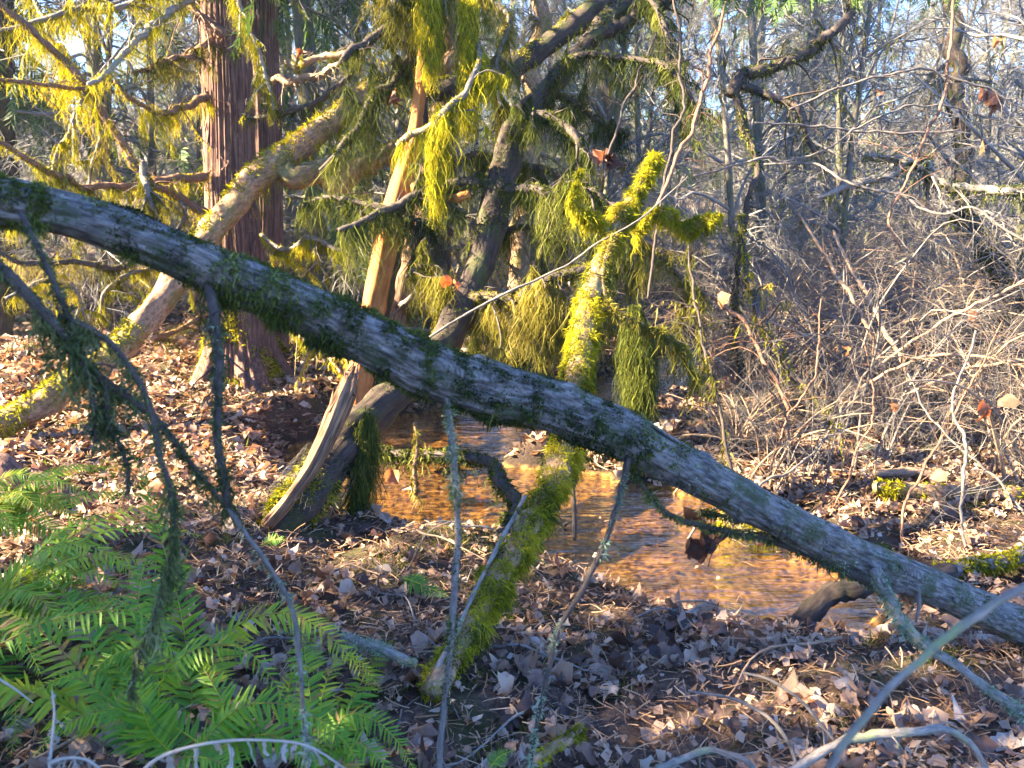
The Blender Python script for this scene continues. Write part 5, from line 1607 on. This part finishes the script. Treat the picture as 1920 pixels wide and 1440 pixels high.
frond(f2, PX((-60, 1200, 2.7), (-20, 1240, 2.6), (20, 1290, 2.5), (30, 1350, 2.4), (20, 1420, 2.3)), (.4, -.6, .7), .11, 28, False, .45)
frond(f2, PX((-60, 1200, 2.8), (20, 1100, 2.9), (80, 1085, 2.9), (150, 1105, 2.85), (200, 1150, 2.75)), (0, -.6, .8), .1, 28, False, .6)
f3 = thing('sword_fern', 'sword fern at the bottom edge below the mossy trunk foot', 'fern', P(650, 1470, 2.2))
frond(f3, PX((600, 1500, 2.2), (640, 1350, 2.3), (700, 1350, 2.25), (745, 1390, 2.2), (780, 1450, 2.12)), (-.3, -.5, .8), .085, 28, False, .55)
frond(f3, PX((600, 1500, 2.2), (600, 1330, 2.4), (630, 1240, 2.5), (670, 1235, 2.5), (712, 1290, 2.45)), (-.4, -.6, .7), .08, 28, False, .8)
frond(f3, PX((620, 1500, 2.2), (660, 1400, 2.2), (700, 1410, 2.15), (740, 1460, 2.1)), FLAT, .09, 22, False, .5)
frond(f3, PX((620, 1500, 2.3), (560, 1380, 2.4), (540, 1300, 2.45), (560, 1250, 2.45), (600, 1260, 2.4)), FACE, .08, 26, False, .5)
f4 = thing('sword_fern', 'shaded sword fern by the bark slab at the left edge', 'fern', P(-60, 1010, 3.6))
frond(f4, PX((-60, 1010, 3.6), (0, 945, 3.7), (60, 925, 3.65), (110, 940, 3.6), (155, 985, 3.5)), (0, -.6, .8), .14, 32, False, .6)
frond(f4, PX((-60, 1010, 3.6), (0, 975, 3.6), (60, 975, 3.55), (105, 1000, 3.5), (130, 1040, 3.4)), (0, -.6, .8), .13, 28, False, .35)
frond(f4, PX((-60, 1010, 3.6), (-20, 920, 3.7), (30, 890, 3.7), (80, 900, 3.65)), (0, -.6, .8), .12, 26, False, .7)
rf = np.random.default_rng(17)
for pl, bx, by, bd, n, a0, a1, h0 in ((f1, 250, 1400, 2.45, 7, 1.3, 3.9, .5), (f2, -30, 1190, 2.85, 9, -1.2, 1.1, .42), (f3, 600, 1480, 2.3, 2, 1.2, 2.4, .26), (f4, -50, 1010, 3.6, 6, -1.0, .9, .32)):
    b_ = P(bx, by, bd)
    for q in range(n):
        an = a0 + (a1 - a0) * (q + rf.uniform(.1, .9)) / n
        L = rf.uniform(.55, .85)
        hh = h0 * rf.uniform(.6, 1.35)
        d_ = np.array([math.cos(an), math.sin(an), 0])
        C_ = [b_ + d_ * L * t_ + np.array([0, 0, hh * (2.3 * t_ - 1.75 * t_ * t_)]) for t_ in (0, .25, .5, .75, 1.0)]
        frond(pl, C_, (d_[0] * -.25, d_[1] * -.25 - .2, .95), rf.uniform(.105, .135), 34, False, rf.uniform(.5, .95))
f5 = thing('small_fern', 'single small blue-green fern frond on the dark bank', 'fern', P(760, 1085, 3.3))
frond(f5, PX((745, 1080, 3.3), (770, 1088, 3.28), (800, 1100, 3.25), (842, 1118, 3.2)), (0, -.7, .7), .07, 20, False, .3)
f6 = thing('small_fern', 'tiny fern frond on the bank behind the hanging twig', 'fern', P(495, 1020, 3.6))
frond(f6, PX((490, 1022, 3.6), (510, 1012, 3.6), (535, 1012, 3.55)), (0, -.8, .6), .05, 14, False, .4)
f7 = thing('small_fern', 'tiny fern sprig at the bottom centre', 'fern', P(920, 1440, 2.1))
frond(f7, PX((915, 1445, 2.1), (935, 1420, 2.12), (965, 1405, 2.14)), (0, -.8, .6), .04, 14, False, .35)
for (lab, c, sz) in [('pale withered fern frond arching along the bottom left edge', [(240, 1475, 1.25), (300, 1420, 1.25), (400, 1392, 1.25), (500, 1388, 1.25), (580, 1400, 1.25), (660, 1450, 1.25)], .05),
                     ('white withered fern stalk standing at the bottom left corner', [(90, 1480, 1.35), (96, 1400, 1.36), (102, 1340, 1.37), (98, 1295, 1.38)], .022),
                     ('short pale withered frond curling beside the white stalk', [(96, 1430, 1.35), (120, 1422, 1.35), (160, 1424, 1.35), (200, 1450, 1.35)], .03),
                     ('pale dry stem leaning in from the left edge', [(-20, 1262, 1.7), (25, 1290, 1.7), (62, 1318, 1.72)], .004)]:
    t = thing('withered_frond', lab, 'dead frond', P(*c[0]))
    C = spline(np.array(PX(*c)), 40)
    a = Acc()
    tube(a, C, .0032 * (1 - .6 * np.linspace(0, 1, 40)), 7, .1, 30, rnd=.8)
    n = 13
    if sz > .01:
        k = np.linspace(5, 38, n).astype(int)
        Cc = []
        for q, i in enumerate(k):
            L = sz * (1 - .5 * q / n) * rng.uniform(.7, 1.2)
            ss = np.linspace(0, 1, 6)
            L *= rng.uniform(.5, 1.2)
            Cc.append(C[i] + np.stack([L * (rng.normal() * .4 * np.sin(ss * 2.4) + .2 * rng.normal() * ss ** 2), rng.normal() * .5 * L * ss, -L * ss ** 1.3 - .002], -1) + rng.normal(size=(6, 3)) * .0012)
        Cc = np.array(Cc)
        btubes(a, Cc, np.full((n, 6), .0014) * (1 - .6 * np.linspace(0, 1, 6)), 4)
        ribbons(a, Cc, np.full((n, 6), .005) * rng.uniform(.3, 1.3, (n, 6)), norm(rng.normal(size=(n, 3))))
    put('stalk', a, M['dead_frond'], t)

# ------------------------------------------------------------------ leaf litter, straw, moss cushions
def scatter(n, x0, x1, y0, y1, wet=.035):
    x, y = rng.uniform(x0, x1, n), rng.uniform(y0, y1, n)
    k = (np.abs(x) < .72 * y + .3)
    x, y = x[k], y[k]
    z = H(x, y)
    k = (z > WATER_Z + .02) | (rng.uniform(0, 1, len(z)) < wet)
    return x[k], y[k], z[k]


def lay(n, tilt):
    a = rng.uniform(0, 6.28, n)
    nv = norm(np.stack([rng.normal(size=n) * tilt, rng.normal(size=n) * tilt, np.ones(n)], -1))
    d = np.stack([np.cos(a), np.sin(a), 0 * a], -1)
    d = norm(d - nv * np.sum(d * nv, -1)[:, None])
    return np.stack([np.cross(d, nv), d, nv], -1)


A = Acc()
zones = [(4600, -2.6, 2.9, 1.5, 4.6, .05, .135, .34), (10000, -5.5, 5.5, 4.4, 8.5, .04, .12, .6), (9000, -9, 11, 8.3, 18, .1, .2, .45)]
big = []
for zi, (n, x0, x1, y0, y1, s0, s1, tilt) in enumerate(zones):
    x, y, z = scatter(n, x0, x1, y0, y1)
    m = len(x)
    ferny = (x < -.25) & (y < 2.9)
    bare = (nz2(x, y, 1.6, 9) > .45) | (sdist(x, y) < .8) | ((np.abs(x + .35) < .95) & (np.abs(y - 3.55) < .5 + .3 * nz2(x, y, 3, 2)))
    k = rng.uniform(0, 1, m) > np.where(bare, .75, np.where(ferny, .4, 0))
    x, y, z = x[k], y[k], z[k]
    m = len(x)
    sz = rng.uniform(s0, s1, m) * np.where(rng.uniform(0, 1, m) < .3, .6, 1)
    pos_ = np.stack([x, y, np.maximum(z, WATER_Z) + .012 + rng.uniform(0, .025, m)], -1)
    Mx = lay(m, tilt) * sz[:, None, None]
    rd = np.clip(rng.beta(2.0, 2.2, m) * (.8 if zi < 1 else .88 if zi < 2 else .5) + (0 if zi < 2 else .5), 0, 1)
    pick = rng.integers(0, 10, m)
    own = np.zeros(m, bool)
    if zi == 0:
        u, v, d = project(pos_)
        score = np.where((u > 15) & (u < 1905) & (v > 60) & (v < 1425) & ((u > 760) | (v < 1100)) & (pos_[:, 2] > z + .022), sz / d, 0)
        own[np.argsort(-score)[:300]] = True
        for q in np.where(own)[0]:
            big.append((pos_[q], Mx[q], pick[q]))
    for e in range(10):
        w_ = (pick == e) & ~own
        stamp(A, *(LEAF_HI if zi == 0 and e % 2 else LEAF_LO)[e], pos_[w_], Mx[w_], rd[w_])
for (n, x0, x1, y0, y1, l0, l1) in [(13000, -2.6, 2.9, 1.5, 4.6, .004, .022), (30000, -5.5, 5.5, 4.4, 9, .012, .045)]:
    x, y, z = scatter(n, x0, x1, y0, y1, .01)
    m = len(x)
    TV = np.array([(-.5, -.4, 0), (.45, -.5, .12), (.6, .45, 0), (-.4, .6, .15)])
    for e in range(4):
        w_ = rng.integers(0, 4, m) == e
        tv = TV + rng.normal(size=(4, 3)) * np.array([.22, .22, .15])
        q_ = w_.sum()
        stamp(A, tv, np.array([(0, 1, 2), (0, 2, 3)]), np.stack([x[w_], y[w_], np.maximum(z[w_], WATER_Z) + rng.uniform(.008, .035, q_)], -1), lay(q_, .7) * rng.uniform(l0, l1, q_)[:, None, None] * 1.3, np.clip(rng.beta(1.6, 1.9, q_) * .85, 0, 1))
o = put('leaf_litter', A, M['leaf'], kind='stuff')
tag(o, 'brown dead leaves carpeting both banks of the creek', 'leaf litter')
lm = []
for e in range(10):
    z = Acc()
    z.add(*LEAF_HI[e], None, .25)
    lm.append(z.mesh('leaf', M['leaf'], True))
for pq, mq, e in big:
    c = bpy.data.objects.new('leaf', lm[e])
    COL.objects.link(c)
    c.parent = ground
    m4 = Matrix.Identity(4)
    for rr_ in range(3):
        for cc in range(3):
            m4[rr_][cc] = float(mq[rr_, cc])
        m4[rr_][3] = float(pq[rr_])
    c.matrix_basis = m4

A = Acc()
for (n, x0, x1, y0, y1, l0, l1, wd_) in [(20000, -2.6, 2.9, 1.5, 4.6, .01, .1, .0016), (24000, -5.5, 5.5, 4.4, 9, .02, .18, .003), (9000, -8, 9, 9, 16, .05, .3, .005)]:
    x, y, z = scatter(n, x0, x1, y0, y1, .01)
    m = len(x)
    L = rng.uniform(l0, l1, m)
    an = rng.uniform(0, 6.28, m)
    s_ = np.linspace(-.5, .5, 4)
    bend = rng.normal(size=m) * .25
    C = np.zeros((m, 4, 3))
    C[..., 0] = x[:, None] + L[:, None] * (s_ * np.cos(an)[:, None] - bend[:, None] * s_ ** 2 * np.sin(an)[:, None])
    C[..., 1] = y[:, None] + L[:, None] * (s_ * np.sin(an)[:, None] + bend[:, None] * s_ ** 2 * np.cos(an)[:, None])
    C[..., 2] = (np.maximum(z, WATER_Z) + rng.uniform(.01, .05, m))[:, None] + L[:, None] * (rng.normal(size=m)[:, None] * .25 * s_ - rng.uniform(-.2, .5, m)[:, None] * s_ ** 2)
    ribbons(A, C, np.full((m, 4), wd_) * rng.uniform(.5, 1.6, m)[:, None], norm(np.stack([-np.sin(an), np.cos(an), rng.normal(size=m) * .6], -1)), np.clip(rng.beta(2, 2, m), 0, 1))
o = put('straw_litter', A, M['straw'], kind='stuff')
tag(o, 'dry stalks, needles and twig scraps strewn over the ground', 'straw litter')

A = Acc()
for (n, x0, x1, y0, y1, l0, l1, wd_) in [(60000, -2.4, 2.9, 1.5, 4.6, .012, .035, .0022), (50000, -5, 5, 4.4, 9, .02, .05, .004)]:
    x, y, z = scatter(n, x0, x1, y0, y1, 0)
    c = nz2(x, y, 2.6, 11) + .35 * nz2(x, y, 8, 12) + .25 * ((x < 0) & (y < 4))
    k = (c > .55)
    x, y, z, c = x[k], y[k], z[k], c[k]
    m = len(x)
    L = rng.uniform(l0, l1, m) * np.clip(.4 + (c - .55) * 2, .4, 1.4)
    d = norm(np.stack([rng.normal(size=m) * .5, rng.normal(size=m) * .5, np.ones(m)], -1))
    b = np.stack([x, y, z + .005 + .02 * np.clip(c - .55, 0, 1) * rng.uniform(0, 1, m)], -1)
    cu = rng.normal(size=(m, 3)) * .4
    l = L[:, None]
    blades(A, b, b + d * l * .5 + cu * l * .2, b + d * l + cu * l, wd_ * rng.uniform(.6, 1.4, m), norm(np.cross(d, rng.normal(size=(m, 3)))), np.clip(.45 + .3 * nz2(x, y, 5, 3) + rng.normal(size=m) * .15, 0, 1))
o = put('moss_cushions', A, M['moss_dark'], kind='stuff')
tag(o, 'low green moss growing in patches on the bank', 'moss')

# stones and gravel of the creek bed
A = Acc()
n = 420
k = rng.integers(40, 150, n)
x = STREAM[k, 0] + rng.normal(size=n) * .3
y = STREAM[k, 1] + rng.normal(size=n) * .3
z = H(x, y)
kk = z < WATER_Z + .03
x, y, z = x[kk], y[kk], z[kk]
oct_ = np.array([(1, 0, 0), (-1, 0, 0), (0, 1, 0), (0, -1, 0), (0, 0, .7), (0, 0, -.7), (.65, .65, .4), (-.6, .6, .4), (.6, -.6, .4), (-.6, -.65, .4)])
from_T = np.array([(4, 6, 7), (4, 7, 9), (4, 9, 8), (4, 8, 6), (0, 2, 6), (2, 1, 7), (1, 3, 9), (3, 0, 8), (6, 2, 7), (7, 1, 9), (9, 3, 8), (8, 0, 6), (0, 5, 2), (2, 5, 1), (1, 5, 3), (3, 5, 0)])
m = len(x)
stamp(A, oct_, from_T, np.stack([x, y, z], -1), lay(m, .3) * (rng.uniform(.006, .022, m) * rng.uniform(.6, 1.3, m))[:, None, None], rng.uniform(0, 1, m))
M['stone'] = leafy('stone', [(0, (.05, .028, .017)), (.5, (.17, .1, .06)), (1, (.34, .27, .22))], 0.0, .6, .4)
o = put('creek_gravel', A, M['stone'], kind='stuff')
tag(o, 'rusty pebbles lying on the shallow creek bed', 'gravel')

# ------------------------------------------------------------------ damp air of the wood
hb = Acc()
lo, hi = np.array([-62, -30, -2.0]), np.array([75, 92, 24.0])
hv = np.array([[(lo, hi)[a_][0], (lo, hi)[b_][1], (lo, hi)[c_][2]] for a_ in (0, 1) for b_ in (0, 1) for c_ in (0, 1)])
hb.add(hv, None, [(0, 1, 3, 2), (4, 6, 7, 5), (0, 4, 5, 1), (2, 3, 7, 6), (0, 2, 6, 4), (1, 5, 7, 3)])
hm, hn, hout = newmat('damp_air')
pv = hn.nodes.new("ShaderNodeVolumePrincipled")
pv.inputs["Color"].default_value = (.62, .8, 1.0, 1)
pv.inputs["Density"].default_value = HAZE_D
pv.inputs["Anisotropy"].default_value = .3
hn.links.new(pv.outputs[0], hout.inputs["Volume"])
hz = put('haze', hb, hm, smooth=False, kind='stuff')
tag(hz, 'pale blue haze hanging in the wood behind', 'haze')
